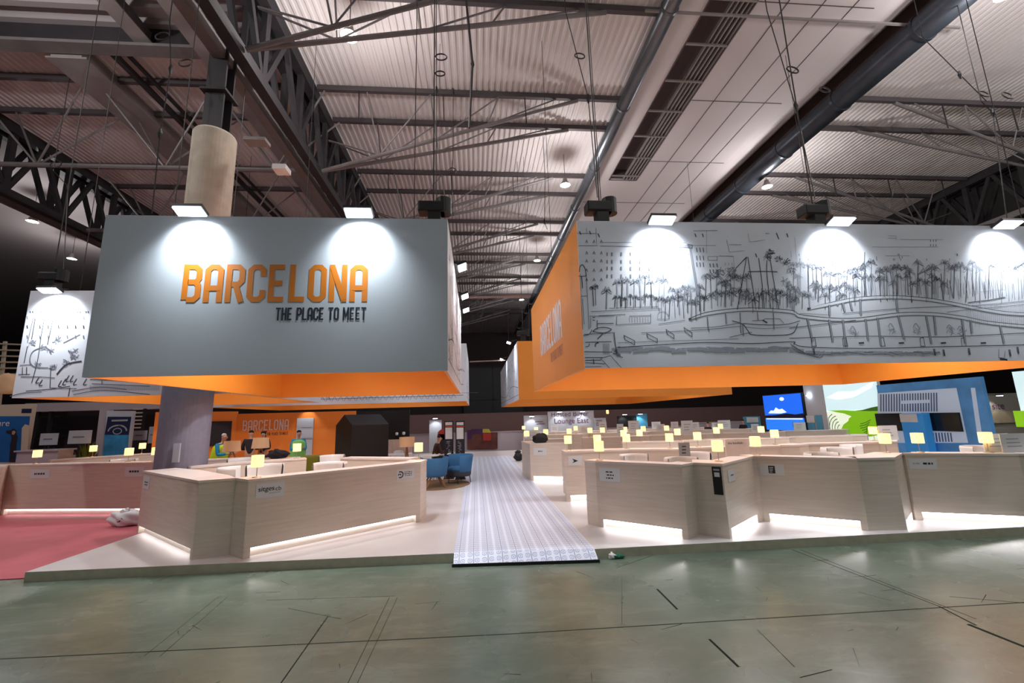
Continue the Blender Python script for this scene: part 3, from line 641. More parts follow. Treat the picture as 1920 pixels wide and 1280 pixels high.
# piers
for X, t_, b_q, l in [(135, 785, 960, 40), (298, 795, 960, 28), (400, 795, 990, 22), (570, 790, 950, 20), (660, 780, 985, 25), (815, 765, 945, 45), (1025, 765, 980, 40), (1085, 765, 915, 15), (1295, 790, 975, 25), (1360, 800, 900, 10), (1580, 840, 975, 30), (300, 685, 765, 2), (360, 680, 690, 2), (400, 672, 735, 15), (455, 665, 725, 15), (800, 645, 740, 10), (530, 640, 760, 5)]:
    S.st([z7(X, t_), z7(X+l, b_q)], 3.0, 'ink_light'); S.st([z7(X-6, t_), z7(X+l-6, b_q)], .9, 'ink_dark'); S.st([z7(X+7, t_), z7(X+l+7, b_q)], .8, 'ink_mid')
for X, t_, b_q in [(1063, 775, 860), (1200, 750, 830), (1310, 745, 900), (1440, 740, 800), (1560, 745, 870), (1070, 860, 885), (1330, 830, 920)]: S.st([z6(X, t_), z6(X+6, b_q)], 1.8, 'ink_mid')
# quay, boxes, boat, water
S.curve([z6(395, 1005), z6(700, 985), z6(1050, 968), z6(1400, 975), z6(1700, 962), z7(40, 980), z7(150, 1002), z7(600, 1012), z7(1100, 1000), z7(1780, 985)], 1.4, 'ink_dark')
S.curve([z6(395, 970), z6(700, 958), z6(1050, 948), z6(1300, 940)], .8, 'ink_mid'); S.curve([z6(570, 895), z6(1000, 875), z6(1320, 845)], 1.1, 'ink_mid'); S.curve([z6(700, 830), z6(900, 800)], 1, 'ink_mid'); S.curve([z6(940, 860), z6(1130, 850), z6(1310, 820)], 1.1, 'ink_mid')
S.curve([z6(1760, 760), z7(100, 750), z7(300, 760)], .8, 'ink_mid'); S.curve([z7(0, 935), z7(600, 920), z7(1150, 925), z7(1780, 895)], 1.2, 'ink_dark')
for X, Yq in ((440, 915), (610, 900), (755, 870), (890, 855)):
    w = 80 if X < 700 else 60; S.st([z6(X, Yq), z6(X+w, Yq+40), z6(X+w, Yq+70), z6(X+8, Yq+32)], 1.2, 'ink_dark', True)
S.curve([z6(1250, 805), z6(1330, 830), z6(1370, 880), z6(1400, 908), z6(1550, 915), z6(1700, 900), z6(1745, 825)], 1.5, 'ink_dark'); S.curve([z6(1330, 825), z6(1500, 835), z6(1650, 832), z6(1760, 805)], 1.2, 'ink_dark')
S.curve([z6(1350, 850), z6(1500, 862), z6(1735, 845)], .8, 'ink_mid'); S.st([z6(1400, 805), z6(1480, 800), z6(1500, 790), z6(1610, 790), z6(1640, 825)], 1.1, 'ink_mid'); S.st([z6(1480, 800), z6(1515, 820)], 2.6, 'ink_dark'); S.curve([z6(1230, 930), z6(1330, 905), z6(1400, 890)], 1.2, 'ink_mid')
for k in range(34):
    u = k/33; X = 400+u*1330; Yq = 1010-random.uniform(0, 12)+random.uniform(0, 26)
    S.jit([z6(X-50, Yq+6), z6(X, Yq), z6(X+60, Yq+4)], random.uniform(2, 6.5), 'ink_light', .6)
for k in range(12): S.jit([z6(400+k*110, 1000+random.uniform(0, 20)), z6(470+k*110, 1000+random.uniform(0, 20))], random.uniform(.6, 1.6), 'ink_mid', .6)
for k in range(10): S.jit([z6(370+random.uniform(-15, 20), 1010+k*6), z6(400+random.uniform(-10, 30), 1000+k*9)], 1.6, 'ink_mid', .6)
for k in range(22): S.curve([z6(1690+k*4, 975+k*3), z7(60+k*8, 1040+k*2), z7(180+k*4, 1050-k)], 1.3, 'ink_mid', 4) if k % 3 == 0 else None
for k in range(34):
    X = 150+k*28; S.jit([z7(X-30, 1042), z7(X+10, 1046+random.uniform(-8, 14)), z7(X+55, 1042)], random.uniform(2, 6), 'ink_light', .8)
for k in range(14): X = 250+k*62; S.jit([z7(X, 1040+random.uniform(-5, 20)), z7(X+70, 1040+random.uniform(-5, 20))], random.uniform(.6, 1.8), 'ink_mid', .5)
for X, Yq in ((180, 1020), (1085, 1025), (1155, 1030), (1345, 1020), (1650, 1030), (1710, 1010)): S.st([z7(X, Yq-10), z7(X+8, Yq+38)], 4.5, 'ink_mid'); S.st([z7(X+4, Yq+10), z7(X+10, Yq+40)], 2, 'ink_dark')
S.st([z7(1580, 1090), z7(1635, 1098)], 4, 'ink_dark'); S.st([z7(1570, 1015), z7(1572, 1080), z7(1612, 1085), z7(1618, 1030)], 1, 'ink_mid')
for X in (165, 400, 680, 980, 1290): S.st([z7(X, 935), z7(X+25, 930), z7(X+38, 995), z7(X+5, 995)], 1.1, 'ink_dark', True)
for X in (540, 840, 1155, 1455): S.st([z7(X-20, 972), z7(X+20, 970)], 3, 'ink_dark')
for X, Yq in ((455, 870), (740, 850), (930, 850), (1180, 860), (1260, 870)): S.curve([z7(X, Yq), z7(X+20, Yq-25), z7(X+45, Yq+20), z7(X+30, Yq+55)], 1, 'ink_mid'); S.scrub(*z7(X+30, Yq+20), 8, 8, 'ink_light')
# palms, right part
for k in range(15): S.palm(*z7(30+k*34+random.uniform(-14, 14), 420+random.uniform(-40, 60)), 9, 50, 'ink_light')
for k in range(13): S.palm(*z7(20+k*40+random.uniform(-14, 14), 560+random.uniform(-40, 70)), 12, 26, 'ink_mid', 10)
for k in range(18): S.palm(*z7(480+k*48+random.uniform(-16, 16), 400+random.uniform(-35, 50)), 11, 58, 'ink_mid', 11)
for k in range(14): S.palm(*z7(520+k*50+random.uniform(-16, 16), 500+random.uniform(-30, 40)), 10, 34, 'ink_dark' if k % 3 == 0 else 'ink_mid', 10)
for k in range(13): S.palm(*z7(1330+k*36+random.uniform(-14, 14), 400+random.uniform(-50, 40)), 10, 62, 'ink_light', 10)
for k in range(60):
    X = 560+k*20+random.uniform(-8, 8); t_ = 450+random.uniform(-10, 80)
    S.st([z7(X, t_), z7(X+12+random.uniform(-8, 14), random.uniform(600, 655))], random.uniform(.4, 1.4), random.choice(['ink_mid', 'ink_light', 'ink_light', 'ink_dark'] if k < 40 else ['ink_mid', 'ink_light', 'ink_light']))
for k in range(30): X = 1330+k*15; S.st([z7(X, 690+random.uniform(-20, 20)), z7(X+6, 800+random.uniform(0, 60))], .6, 'ink_light')
S.st([z7(565, 290), z7(560, 420), z7(580, 620)], 1.3, 'ink_mid')
for k in range(26): X = random.uniform(60, 1500); Yq = random.choice([310, 330, 345]); S.st([z7(X, Yq-8), z7(X+1, Yq+8)], 1.1, 'ink_mid')
for q in [((740, 165), (800, 168)), ((742, 185), (802, 185)), ((802, 168), (802, 200)), ((830, 195), (1150, 195)), ((620, 250), (1120, 250)), ((720, 318), (900, 318)), ((1420, 300), (1640, 290)), ((1430, 585), (1620, 570)), ((1430, 585), (1430, 680)), ((10, 280), (20, 330)), ((40, 180), (60, 400))]: S.jit([z7(*q[0]), z7(*q[1])], .7, 'ink_light', .4)
for X in (1060, 1080, 1100):
    for Yq in (205, 238): S.st([z7(X, Yq-8), z7(X, Yq+8)], 1.3, 'ink_mid')
for X in (1390, 1410, 1430, 1450): S.st([z7(X, 262), z7(X+4, 300)], 1, 'ink_light')
# far part of the panel beyond the photo's edge, in the same hand
for k in range(26): S.palm(1925+k*14+random.uniform(-5, 5), 505+random.uniform(-12, 14), 10, 55, 'ink_mid')
S.curve([(1918, 612), (2000, 622), (2120, 600), (2260, 610)], 5, 'ink_light'); S.curve([(1918, 646), (2050, 640), (2260, 646)], 1.3, 'ink_dark')
S.build(R1)
# left sketch ring
S = Sketch(front_proj(10.28-.003), (0, 1, 0), .0128)
q4 = lambda x, y: (x/3.2, 380+y/3.2)
for X in (180, 195, 245, 265, 380, 412, 430, 465, 480, 515, 528): S.st([q4(X, 650), q4(X+2, 662)], 1.3, 'ink_dark')
for X in (162, 238, 288, 350, 403, 452, 500):
    for Yq, ink in ((690, 'ink_light'), (745, 'ink_dark'), (805, 'ink_mid')): S.st([q4(X, Yq-10), q4(X+3, Yq+10)], 1.8, ink)
for q in [((200, 690), (165, 840)), ((212, 690), (190, 820)), ((268, 685), (245, 810)), ((320, 690), (285, 850)), ((245, 810), (225, 950), (190, 1080)), ((165, 860), (145, 960)), ((155, 1130), (300, 1118), (420, 1100)), ((60, 1160), (150, 1140), (250, 1135)),
          ((305, 990), (300, 1110)), ((300, 1110), (460, 1115)), ((125, 1045), (250, 1045)), ((250, 1045), (330, 1050)), ((120, 975), (190, 970)), ((110, 1030), (180, 1030)), ((420, 1110), (410, 1160)), ((430, 1130), (600, 1105), (760, 1120)), ((440, 1150), (620, 1125), (900, 1150)), ((540, 1060), (900, 1075)), ((550, 1085), (900, 1100)), ((610, 1060), (612, 1090)), ((135, 985), (135, 1030)), ((160, 985), (160, 1030))]:
    S.curve([q4(*p) for p in q], 1.3, random.choice(['ink_dark', 'ink_mid']), 4)
S.curve([q4(280, 860), q4(200, 890), q4(180, 950), q4(210, 985), q4(290, 990)], 1.6, 'ink_mid'); S.curve([q4(340, 1030), q4(400, 970), q4(490, 950)], 2.6, 'ink_dark'); S.curve([q4(380, 840), q4(440, 810), q4(480, 790)], 1.4, 'ink_mid')
for X, Yq, r in [(300, 885, 5), (440, 890, 7), (400, 965, 8), (230, 970, 6), (320, 985, 6), (340, 830, 7), (190, 840, 5), (440, 920, 7), (260, 870, 4)]: S.scrub(*q4(X, Yq), r, 12, 'ink_mid')
for X, Yq in [(215, 1070), (235, 1085), (395, 1060), (420, 1060), (440, 1080), (375, 1080), (350, 1090), (500, 1080)]: S.curve([q4(X+20, Yq-25), q4(X, Yq+10), q4(X+20, Yq+10)], 1.5, 'ink_dark')
for k in range(60): S.st([q4(540+k*7, 1095), q4(541+k*7, 1125)], .6, 'ink_light')
S.build(L3)
# side faces and the second left ring: scattered drawing
def scatter(parent, proj, nrm, u0, u1, n, seed, unit=.012):
    random.seed(seed); S = Sketch(proj, nrm, unit); H_ = 2.3
    for k in range(n):
        u = random.uniform(u0+.2, u1-.2); v = random.uniform(.25, 2.1)
        c = random.random()
        if c < .35: S.st([(u, v), (u+random.uniform(-.1, .1), v+random.uniform(.2, .7))], random.uniform(.8, 1.8), 'ink_dark')
        elif c < .6: S.st([(u, v), (u+random.uniform(.2, .9), v+random.uniform(-.05, .05))], 1, 'ink_mid')
        elif c < .85:
            for a in range(6): b_ = a/5*PI; S.st([(u, v), (u+.12*math.cos(b_), v+.12*math.sin(b_)), (u+.2*math.cos(b_), v+.08*math.sin(b_)-.05)], 1, 'ink_mid')
            S.st([(u, v), (u, max(.2, v-.5))], 1.3, 'ink_dark')
        else: S.st([(u, v), (u+.08, v), (u+.08, v+.14), (u, v+.14)], 1, 'ink_dark', True)
    S.curve([(u0+.1, .5), (u0+(u1-u0)*.3, .75), (u0+(u1-u0)*.6, .45), (u1-.1, .7)], 2, 'ink_mid'); S.curve([(u0+.1, .2), (u1-.1, .25)], 1.5, 'ink_dark')
    S.build(parent)
scatter(L1, lambda u, v: Vector((-.407, u, ZB+v)), (1, 0, 0), 6.5, 12.5, 80, 3)
scatter(L2, lambda u, v: Vector((-.357, u, ZB+v)), (1, 0, 0), 18.0, 24.5, 60, 4)
scatter(R2, lambda u, v: Vector((1.777, u, ZB+v)), (1, 0, 0), 17.6, 30, 90, 5)
scatter(L2, lambda u, v: Vector((u, 17.997, ZB+v)), (0, 1, 0), -10.6, -.4, 90, 6)
random.seed(11)
S = Sketch(lambda u, v: Vector((u, 17.996, ZB+v)), (0, 1, 0), .012)
for k in range(26): S.curve([(-7+k*.24, .12), (-6.9+k*.24, .3), (-6.8+k*.24, .14)], 1.2, 'ink_mid', 3)
S.build(L2)

# flood lamps on arms above the rings
def flood(cx_, cy_, z, dirv, label, group='white floodlights lighting the hanging signs', lit=1.0, arm=.9):
    """head hangs off the ring edge by an arm; dirv points from the sign outwards"""
    d = Vector(dirv); head = Vector((cx_, cy_, z)); t = thing('flood_light', label, 'floodlight', head, 0, group)
    n = Vector((0, 0, -1))*.93+d*.36; n.normalize(); s = d.cross(n).normalized(); u = n.cross(s).normalized()
    M = Matrix((s, u, n)).transposed()
    MB().box(head-n*.04, (.42, .20, .05), M=M).build('housing', 'black', t)
    MB().box(head-n*.003, (.385, .17, .012), M=M).build('lens', 'flood_glass', t)
    hk = head-n*.07; top_ = Vector((hk[0]-d[0]*arm, hk[1]-d[1]*arm, z+.16)); MB().bar(hk, top_, .035).bar(top_, Vector((top_[0], top_[1], ZT-.12)), .035).build('arm', 'dark_metal', t)
    aim = head-d*(.34)+Vector((0, 0, -.42))
    light('flood_beam', 'SPOT', head+n*.02, FLOOD_W*lit, (.86, .94, 1), t, .07, aim, math.radians(118), .9)
FR = [(355, 397, 'white floodlight above the left end of the grey BARCELONA sign'), (672, 400, 'white floodlight above the letters O N A of the grey BARCELONA sign')]
for px, py, lb_ in FR:
    p = atY(px, py, 6.2); flood(p[0], 6.2, max(p[2], 5.1), (0, -1, 0), lb_, arm=.37)
for px, py, lb_ in [(1242, 414, 'white floodlight over the left part of the harbour sketch'), (1578, 416, 'white floodlight over the middle of the harbour sketch'), (1892, 424, 'white floodlight over the right end of the harbour sketch, at the photo edge')]:
    p = atY(px, py, 6.2); flood(p[0], 6.2, max(p[2], 5.1), (0, -1, 0), lb_, arm=.37)
p = atY(92, 545, 10.0); flood(p[0], 10.0, p[2], (0, -1, 0), 'white floodlight over the far left sketch sign', arm=.4, lit=1.3)
for i, (px, py) in enumerate([(860, 482), (866, 554), (872, 607)]):
    flood(-.24, [8.7, 10.9, 12.35][i], 5.2, (1, 0, 0), ['nearest', 'middle', 'farthest'][i]+' of three glaring floodlights on the aisle side of the left sign', arm=.24, lit=.5)
for i, (px, py) in enumerate([(958, 657), (947, 673)]):
    Yq = [18.6, 24.0][i]; flood(1.5, Yq, 5.3, (-1, 0, 0), ['nearer', 'farther'][i]+' of two floodlights on the aisle side of the rear right sign', arm=.37, lit=.8)
for i, x in enumerate((-3.0, -6.2)): flood(x, 17.76, 5.2, (0, -1, 0), ['right', 'left'][i]+' floodlight on the front of the rear left sketch sign', arm=.37)
# ceiling-mounted downlights hidden inside the rings (they light counters and orange lining)
def downlight(x, y, label, e=1.0, z=4.75):
    t = thing('spot_light', label, 'spotlight', (x, y, z), 0, 'spotlights inside the hanging signs')
    MB().lathe([(0, .28), (.07, .27), (.09, .06), (.11, 0), (.09, .01), (0, .05)], (x, y, z), 16).build('housing', 'black', t)
    MB().lathe([(0, .02), (.08, .015)], (x, y, z), 16).build('lens', 'flood_glass', t)
    MB().tube([(x, y, z+.28), (x, y, z+.7)], .015, 6).build('yoke', 'dark_metal', t)
    light('spot_beam', 'SPOT', (x, y, z-.03), DOWN_W*e, (1, .98, .99), t, .12, (x, y, 0), math.radians(150), .6)
downlight(-3.9, 8.6, 'spotlight hanging inside the left half of the grey sign ring', 1.3); downlight(-1.8, 8.8, 'spotlight hanging inside the aisle half of the grey sign ring', 1.3)
for i, x in enumerate((3.2, 5.6, 8.0, 10.2)): downlight(x, 9.2, ['first', 'second', 'third', 'fourth'][i]+' spotlight from the aisle inside the harbour sketch ring')
downlight(4, 21, 'spotlight inside the rear right ring near the aisle'); downlight(8, 21, 'spotlight inside the rear right ring away from the aisle'); downlight(4, 26, 'deep spotlight inside the rear right ring')
downlight(-3.5, 21, 'spotlight inside the rear left ring near the aisle'); downlight(-7, 21, 'spotlight inside the rear left ring away from the aisle')
downlight(-8, 13, 'spotlight inside the far left sketch ring')
# black hoist motors on top of rings, with truss frame bars and chains
def hoist(x, y, label, z=ZT):
    t = thing('chain_hoist', label, 'hoist', (x, y, z), 0, 'black chain hoists carrying the signs')
    MB().bb((x-.11, y-.11, z-.2), (x+.11, y+.11, z+.38)).build('truss_stub', 'black', t, bevel=.01)
    MB().bb((x-.28, y-.13, z+.36), (x+.2, y+.13, z+.56)).build('motor', 'black', t, bevel=.03)
    MB().lathe([(0, -.14), (.13, -.14), (.13, .14), (0, .14)], (x+.16, y, z+.5), 16).build('chain_bag', 'black', t)
    MB().tube([(x-.02, y, z+.56), (x-.02, y, CZ-.1)], .012, 5).build('chain', 'cable_steel', t)
for px, lb_, Yq in [(815, 'black chain hoist at the right corner of the grey sign', 7.0), (1127, 'black chain hoist at the left corner of the harbour sketch sign', 6.9), (1528, 'black chain hoist over the middle of the harbour sketch sign', 6.9), (100, 'black chain hoist behind the floodlight of the far left sketch sign', 10.7)]:
    p = atY(px, 400 if px > 200 else 530, Yq); hoist(p[0], Yq, lb_)
p = atY(981, 630, 18.3); hoist(p[0], 18.3, 'small black chain hoist over the rear right sign')
tag(MB().bar((-.3, 12.2, 5.55), (1.68, 12.25, 5.6), .05).build('cable_bundle', 'cable_pale'), 'pale cable bundle strung across the aisle between signs', 'cable')
tag(MB().bar((-.3, 24.0, 5.2), (1.7, 24.0, 5.25), .06).build('cable_bundle', 'cable_pale'), 'thin pale bar across the far end of the aisle gap', 'cable')
# rigging cables with coiled loops
def rig(px, py, Yq, pts, label, loops=(), w=.012):
    t = thing('rigging_cable', label, 'cable', atY(px, py, Yq), 0, 'steel rigging cables with coiled ends')
    tp = atY(*pts[0], Yq); MB().tube([Vector((tp[0], tp[1], max(tp[2]+.02, CZ+.02)))]+[atY(x, y, Yq) for x, y in pts], w, 5).build('wire', 'cable_steel', t)
    for (x, y, r) in loops:
        c = atY(x, y, Yq); rr = r*Yq/800; P = [c+Vector((math.cos(a)*rr, math.sin(a)*.05, math.sin(a)*rr)) for a in [2*PI*k/20 for k in range(21)]]
        MB().tube(P, w*1.4, 5, False).build('coil', 'cable_steel', t)
    for (x, y) in pts[1:-1]: c = atY(x, y, Yq); MB().tube([c+Vector((0, 0, .12)), c, c-Vector((0, 0, .12))], [.02, .05, .02], 6).build('shackle', 'dark_metal', t)
rig(818, 180, 9, [(818, 8), (818, 170), (818, 378)], 'rigging cable with two coils above the hoist of the grey sign', [(827, 107, 12), (825, 138, 10)])
rig(1100, 180, 9, [(1060, 20), (1103, 185), (1120, 370)], 'rigging cable with one coil above the left corner hoist of the sketch sign', [(1087, 105, 11)])
rig(1490, 190, 8, [(1438, 20), (1492, 200), (1528, 372)], 'slanting rigging cable with a coil over the middle hoist of the sketch sign', [(1486, 131, 13), (1546, 168, 11)])
rig(1862, 210, 9, [(1840, 190), (1862, 212), (1888, 410)], 'rigging cable with two coils near the right photo edge', [(1845, 176, 11), (1889, 179, 12)])
rig(1862, 200, 9.2, [(1730, 70), (1800, 140), (1850, 190)], 'short slanting cable leading down to the twin coils at right')
rig(320, 130, 9, [(318, 40), (320, 130), (300, 250), (285, 400)], 'thin cable with two coils at upper left beside the column', [(305, 68, 13), (348, 118, 12)])
rig(130, 350, 14, [(100, 320), (128, 350), (118, 520)], 'thin cable above the far left sketch sign', [(105, 308, 9)])
rig(885, 60, 9, [(872, -20), (886, 120), (880, 240)], 'thick reddish drop cable hanging down in the middle bay', w=.03)
rig(848, 330, 14, [(850, 260), (847, 360), (850, 405)], 'distant thin rigging cable with a faint coil in the middle bay', [(848, 320, 8)])
rig(978, 450, 20, [(990, 380), (976, 520), (980, 600)], 'distant rigging cable above the aisle gap')
rig(1025, 400, 16, [(1022, 340), (1021, 415), (1026, 430)], 'short dangling cable in front of the slim duct')
# ceiling speaker and square lamp boxes
tag(MB().box(atY(528, 318, 9.5), (.3, .3, .12)).build('ceiling_speaker', 'white'), 'small white box lamp hanging right of the concrete column', 'lamp')
tag(MB().box(atY(482, 266, 9.8), (.5, .3, .08)).build('ceiling_speaker', 'steel_light'), 'pale flat fixture just right of the column top', 'fixture')
# ================================================================ COUNTERS
TOP = 1.24; PZ = .124
COUNTERS = []          # (name phrase, centre line points, top z)
def offset(pts, d):
    out = []
    for i, p in enumerate(pts):
        p = Vector(p[:2]); a = Vector(pts[i-1][:2]) if i else None; b = Vector(pts[i+1][:2]) if i < len(pts)-1 else None
        d1 = (p-a).normalized() if a is not None else None; d2 = (b-p).normalized() if b is not None else None
        d1 = d1 or d2; d2 = d2 or d1
        n1 = Vector((-d1[1], d1[0])); n2 = Vector((-d2[1], d2[0])); m = (n1+n2).normalized(); k = 1/max(.6, m.dot(n1))
        out.append((p[0]+m[0]*d*k, p[1]+m[1]*d*k))
    return out
def counter(front, depth, label, led=(), z0=PZ, zt=TOP, back=None, group='pale wood counters', glow='led'):
    front = [tuple(p[:2]) for p in front]; inner = [tuple(p[:2]) for p in back] if back else offset(front, depth)
    c = Vector((sum(p[0] for p in front)/len(front), sum(p[1] for p in front)/len(front), z0))
    t = thing('counter', label, 'counter', c, 0, group)
    fb = [tuple(p) for p in offset(front, -.012)]; ib = inner
    body = MB(); plinth = MB(); strip = MB(); n = len(front)
    for i in range(n-1):
        q = [front[i], front[i+1], inner[min(i+1, len(inner)-1)], inner[min(i, len(inner)-1)]]
        if i in led:
            body.prism(q, z0+.135, zt-.035)
            A, B = Vector(front[i]), Vector(front[i+1]); d = (B-A).normalized(); nn = Vector((-d[1], d[0])); L_ = (B-A).length
            m_ = min(.09, L_*.08)
            A2, B2 = A+d*m_, B-d*m_
            # end posts reach the floor
            for (u, v) in ((A, A2), (B2, B)): body.prism([tuple(u), tuple(v), tuple(v+nn*.2), tuple(u+nn*.2)], z0, z0+.135)
            plinth.prism([tuple(A2+nn*.09), tuple(B2+nn*.09), tuple(B2+nn*.16), tuple(A2+nn*.16)], z0, z0+.134)
            strip.prism([tuple(A2+nn*.055), tuple(B2+nn*.055), tuple(B2+nn*.089), tuple(A2+nn*.089)], z0+.095, z0+.125)
        else: body.prism(q, z0, zt-.035)
    body.build('body', 'wood', t)
    MB().prism(fb+list(reversed(ib)), zt-.035, zt).build('worktop', 'wood_top', t)
    if plinth.v: plinth.build('plinth', 'wood', t); strip.build('light_strip', glow, t)
    mid = [((front[i][0]+inner[min(i, len(inner)-1)][0])/2, (front[i][1]+inner[min(i, len(inner)-1)][1])/2) for i in range(n)]
    COUNTERS.append((label, mid, zt, t)); return t
def P(*xy): return [tuple(atz(x, y, TOP)[:2]) for x, y in xy]
def PB(*xy): return [tuple(atz(x, y, PZ)[:2]) for x, y in xy]
def blend(tops, bots): return [((a[0]+b[0])/2, (a[1]+b[1])/2) for a, b in zip(P(*tops), PB(*bots))]
def sign_on(parent, A, B, px0, py0, px1, py1, name='notice', m='paper', draw=None, out=.006):
    """a card stuck on the vertical face A-B, given by its corners in the photo"""
    A = Vector((A[0], A[1], 0)); B = Vector((B[0], B[1], 0)); d = (B-A).normalized(); n = Vector((d[1], -d[0], 0)); 
    def hit(x, y):
        r = _ray(x, y); o_ = Vector((0, 0, EYE)); t = n.dot(A+n*out-o_)/n.dot(r); return o_+r*t
    a = hit(px0, py0); b = hit(px1, py0); c = hit(px0, py1)
    u0 = d.dot(a-A); u1 = d.dot(b-A); z1 = (a[2]+b[2])/2; z0_ = c[2]
    q = lambda u, z, k=0: A+d*(u0+(u1-u0)*u)+Vector((0, 0, z0_+(z1-z0_)*z))+n*(out+k)
    card = MB().plate([q(0, 0), q(1, 0), q(1, 1), q(0, 1)], -n, out-.001).build(name, m, parent)
    if draw: draw(q, d, n, card)
    return card
def scribble(q, d, n, card, rows=3, ink='letter_dark', x0=.2, x1=.8, y0=.25, y1=.8, wgt=.06):
    m = MB()
    for r in range(rows):
        y = y1-(y1-y0)*r/max(1, rows-1) if rows > 1 else (y0+y1)/2; x = x0+random.uniform(0, .08)
        while x < x1-.03:
            w = random.uniform(.05, .14); w = min(w, x1-x)
            m.add([q(x, y-wgt, .002), q(x+w, y-wgt, .002), q(x+w, y+wgt, .002), q(x, y+wgt, .002)], [(0, 1, 2, 3)]); x += w+.035
    m.build('printed_text', ink, card)
def txt(body, x, y, w, ink='letter_dark', h=None):
    def f(q, d, n, card):
        W_ = (q(1, 0)-q(0, 0)).length; H_ = (q(0, 1)-q(0, 0)).length
        words(body, q(x, y, .002), d, (0, 0, 1), W_*w, (H_*h if h else None)).build('printed_text', ink, card)
    return f
def both(*fs):
    def f(*a):
        for g in fs: g(*a)
    return f
def shape(pts, ink):
    def f(q, d, n, card): MB().add([q(x, y, .002) for x, y in pts], [tuple(range(len(pts)))]).build('printed_mark', ink, card)
    return f

# --- front left enclosure
fa = blend([(268, 880), (372, 898), (442, 893)], [(258, 1004), (361, 1056), (432, 1046)])
ba = P((330, 876.8), (374, 880.5), (430, 890.5))
LA1 = counter(fa, .5, 'pale wood corner counter at front left with a sharp front edge', led=(0,), back=ba, glow='led_soft')
sign_on(LA1, fa[0], fa[1], 270, 893, 281, 916, draw=lambda *a: scribble(*a, rows=2, y0=.35, y1=.55, wgt=.04))
fb_ = [fa[2]]+blend([(470, 897), (793, 864)], [(451, 1052), (783, 981)])
LA2 = counter(fb_+[(fb_[2][0]+.06, fb_[2][1]+.5)], .34, 'long pale wood counter at front left carrying the sitges sign', led=(1,), glow='led_soft')
def sitges(q, d, n, card):
    W_ = (q(1, 0)-q(0, 0)).length; U = (0, 0, 1)
    m = words('sitges', q(.08, .36, .002), d, U, W_*.55); m2 = words('sitges', q(.085, .365, .0022), d, U, W_*.55)
    m.v += []; m.build('printed_text', 'letter_dark', card); m2.build('printed_text', 'letter_dark', card)
    words('cb', q(.68, .42, .002), d, U, W_*.2).build('printed_text', 'letter_dark', card)
    MB().add([q(.45, .27, .002), q(.86, .29, .002), q(.86, .31, .002), q(.45, .29, .002)], [(0, 1, 2, 3)]).build('printed_mark', 'letter_dark', card)
sign_on(LA2, fb_[1], fb_[2], 481, 905, 534, 935, draw=sitges)
def arcmark(q, d, n, card):
    m = MB(); P_ = [q(.22+.13*math.cos(a), .5+.28*math.sin(a), .002) for a in [PI*(.5-k/10) for k in range(11)]]
    m.ribbon([q(.12, .78, .002)]+P_+[q(.12, .22, .002)], .022, n).ribbon([q(.1, .4, .002), q(.1, .55, .002), q(.22, .55, .002), q(.22, .4, .002)], .015, n); m.build('printed_mark', 'letter_dark', card)
    scribble(q, d, n, card, 3, 'letter_dark', .42, .85, .35, .7, .035)
sign_on(LA2, fb_[1], fb_[2], 744, 879, 777, 900, draw=arcmark)
LA3 = counter(P((358, 875), (465, 866), (575, 858.5)), .3, 'back counter of the front left booth, running behind the white armchairs')
LA4 = counter([(-3.12, 10.47), (-1.4, 9.62)], .34, 'low back counter at right end of the front left booth')
LA5 = counter(P((375, 862), (462, 858)), .3, 'short counter just right of the grey column foot, behind the corner counter')
# --- red-side counter
def PR(*xy): return [tuple(atz(x, y, 1.22)[:2]) for x, y in xy]
fr = PR((6, 874), (16, 871), (289, 866)); fr = [(fr[0][0], fr[0][1]), fr[1], fr[2]]
LB1 = counter(fr, .4, 'long pinkish wood counter standing on the red floor at far left', led=(1,), z0=.014, zt=1.22, glow='led_soft')
sign_on(LB1, fr[1], fr[2], 58, 880, 94, 897, draw=lambda *a: scribble(*a, rows=1, x0=.2, x1=.75, wgt=.1)); sign_on(LB1, fr[1], fr[2], 235, 875, 270, 893, draw=lambda *a: scribble(*a, rows=1, x0=.2, x1=.75, wgt=.1))
LB2 = counter(PR((95, 862), (170, 857), (292, 849)), .35, 'second counter on the red side, rising behind the long pinkish one', z0=.014, zt=1.22)
# --- front right zigzag
u1 = blend([(1097, 858), (1115, 866), (1276, 870), (1299, 866)], [(1107, 976), (1124, 982), (1293, 1013), (1312, 1003)])
u1[0] = (u1[1][0]-.14, u1[1][1]+.22)
U1 = counter(u1, .28, 'front right counter nearest the aisle with a three-line white notice', led=(1,))
sign_on(U1, u1[1], u1[2], 1123, 877, 1162, 901, draw=lambda *a: scribble(*a, rows=3, x0=.3, x1=.7, y0=.25, y1=.7, wgt=.045))
u2 = [u1[3]]+blend([(1358, 869), (1410, 857)], [(1365, 1010), (1424, 973)])
U2 = counter(u2, .4, 'wedge-shaped counter with a narrow black poster on its left face', led=(1,), back=[(3.75, 7.4), (4.0, 7.2), (4.6, 7.68)])
def blackposter(q, d, n, card):
    MB().add([q(.16, .86, .002), q(.84, .86, .002), q(.84, .93, .002), q(.16, .93, .002)], [(0, 1, 2, 3)]).build('printed_mark', 'ink_light', card)
    MB().add([q(.22, .64, .002), q(.8, .64, .002), q(.8, .80, .002), q(.22, .80, .002)], [(0, 1, 2, 3)]).build('printed_mark', 'paper', card)
sign_on(U2, u2[0], u2[1], 1334, 875, 1351, 926, 'narrow_poster', 'black', blackposter)
sign_on(U2, u2[1], u2[2], 1364, 880, 1377, 905, draw=lambda *a: scribble(*a, rows=1, x0=.3, x1=.75, wgt=.05))
u3 = [u2[2]]+blend([(1421, 858), (1608, 858)], [(1432, 975), (1628, 996)]); u3[1] = (u2[2][0]+.1, u2[2][1]+.02)
U3 = counter(u3, .28, 'front right counter between the two wedges with a black square logo notice', led=(1,))
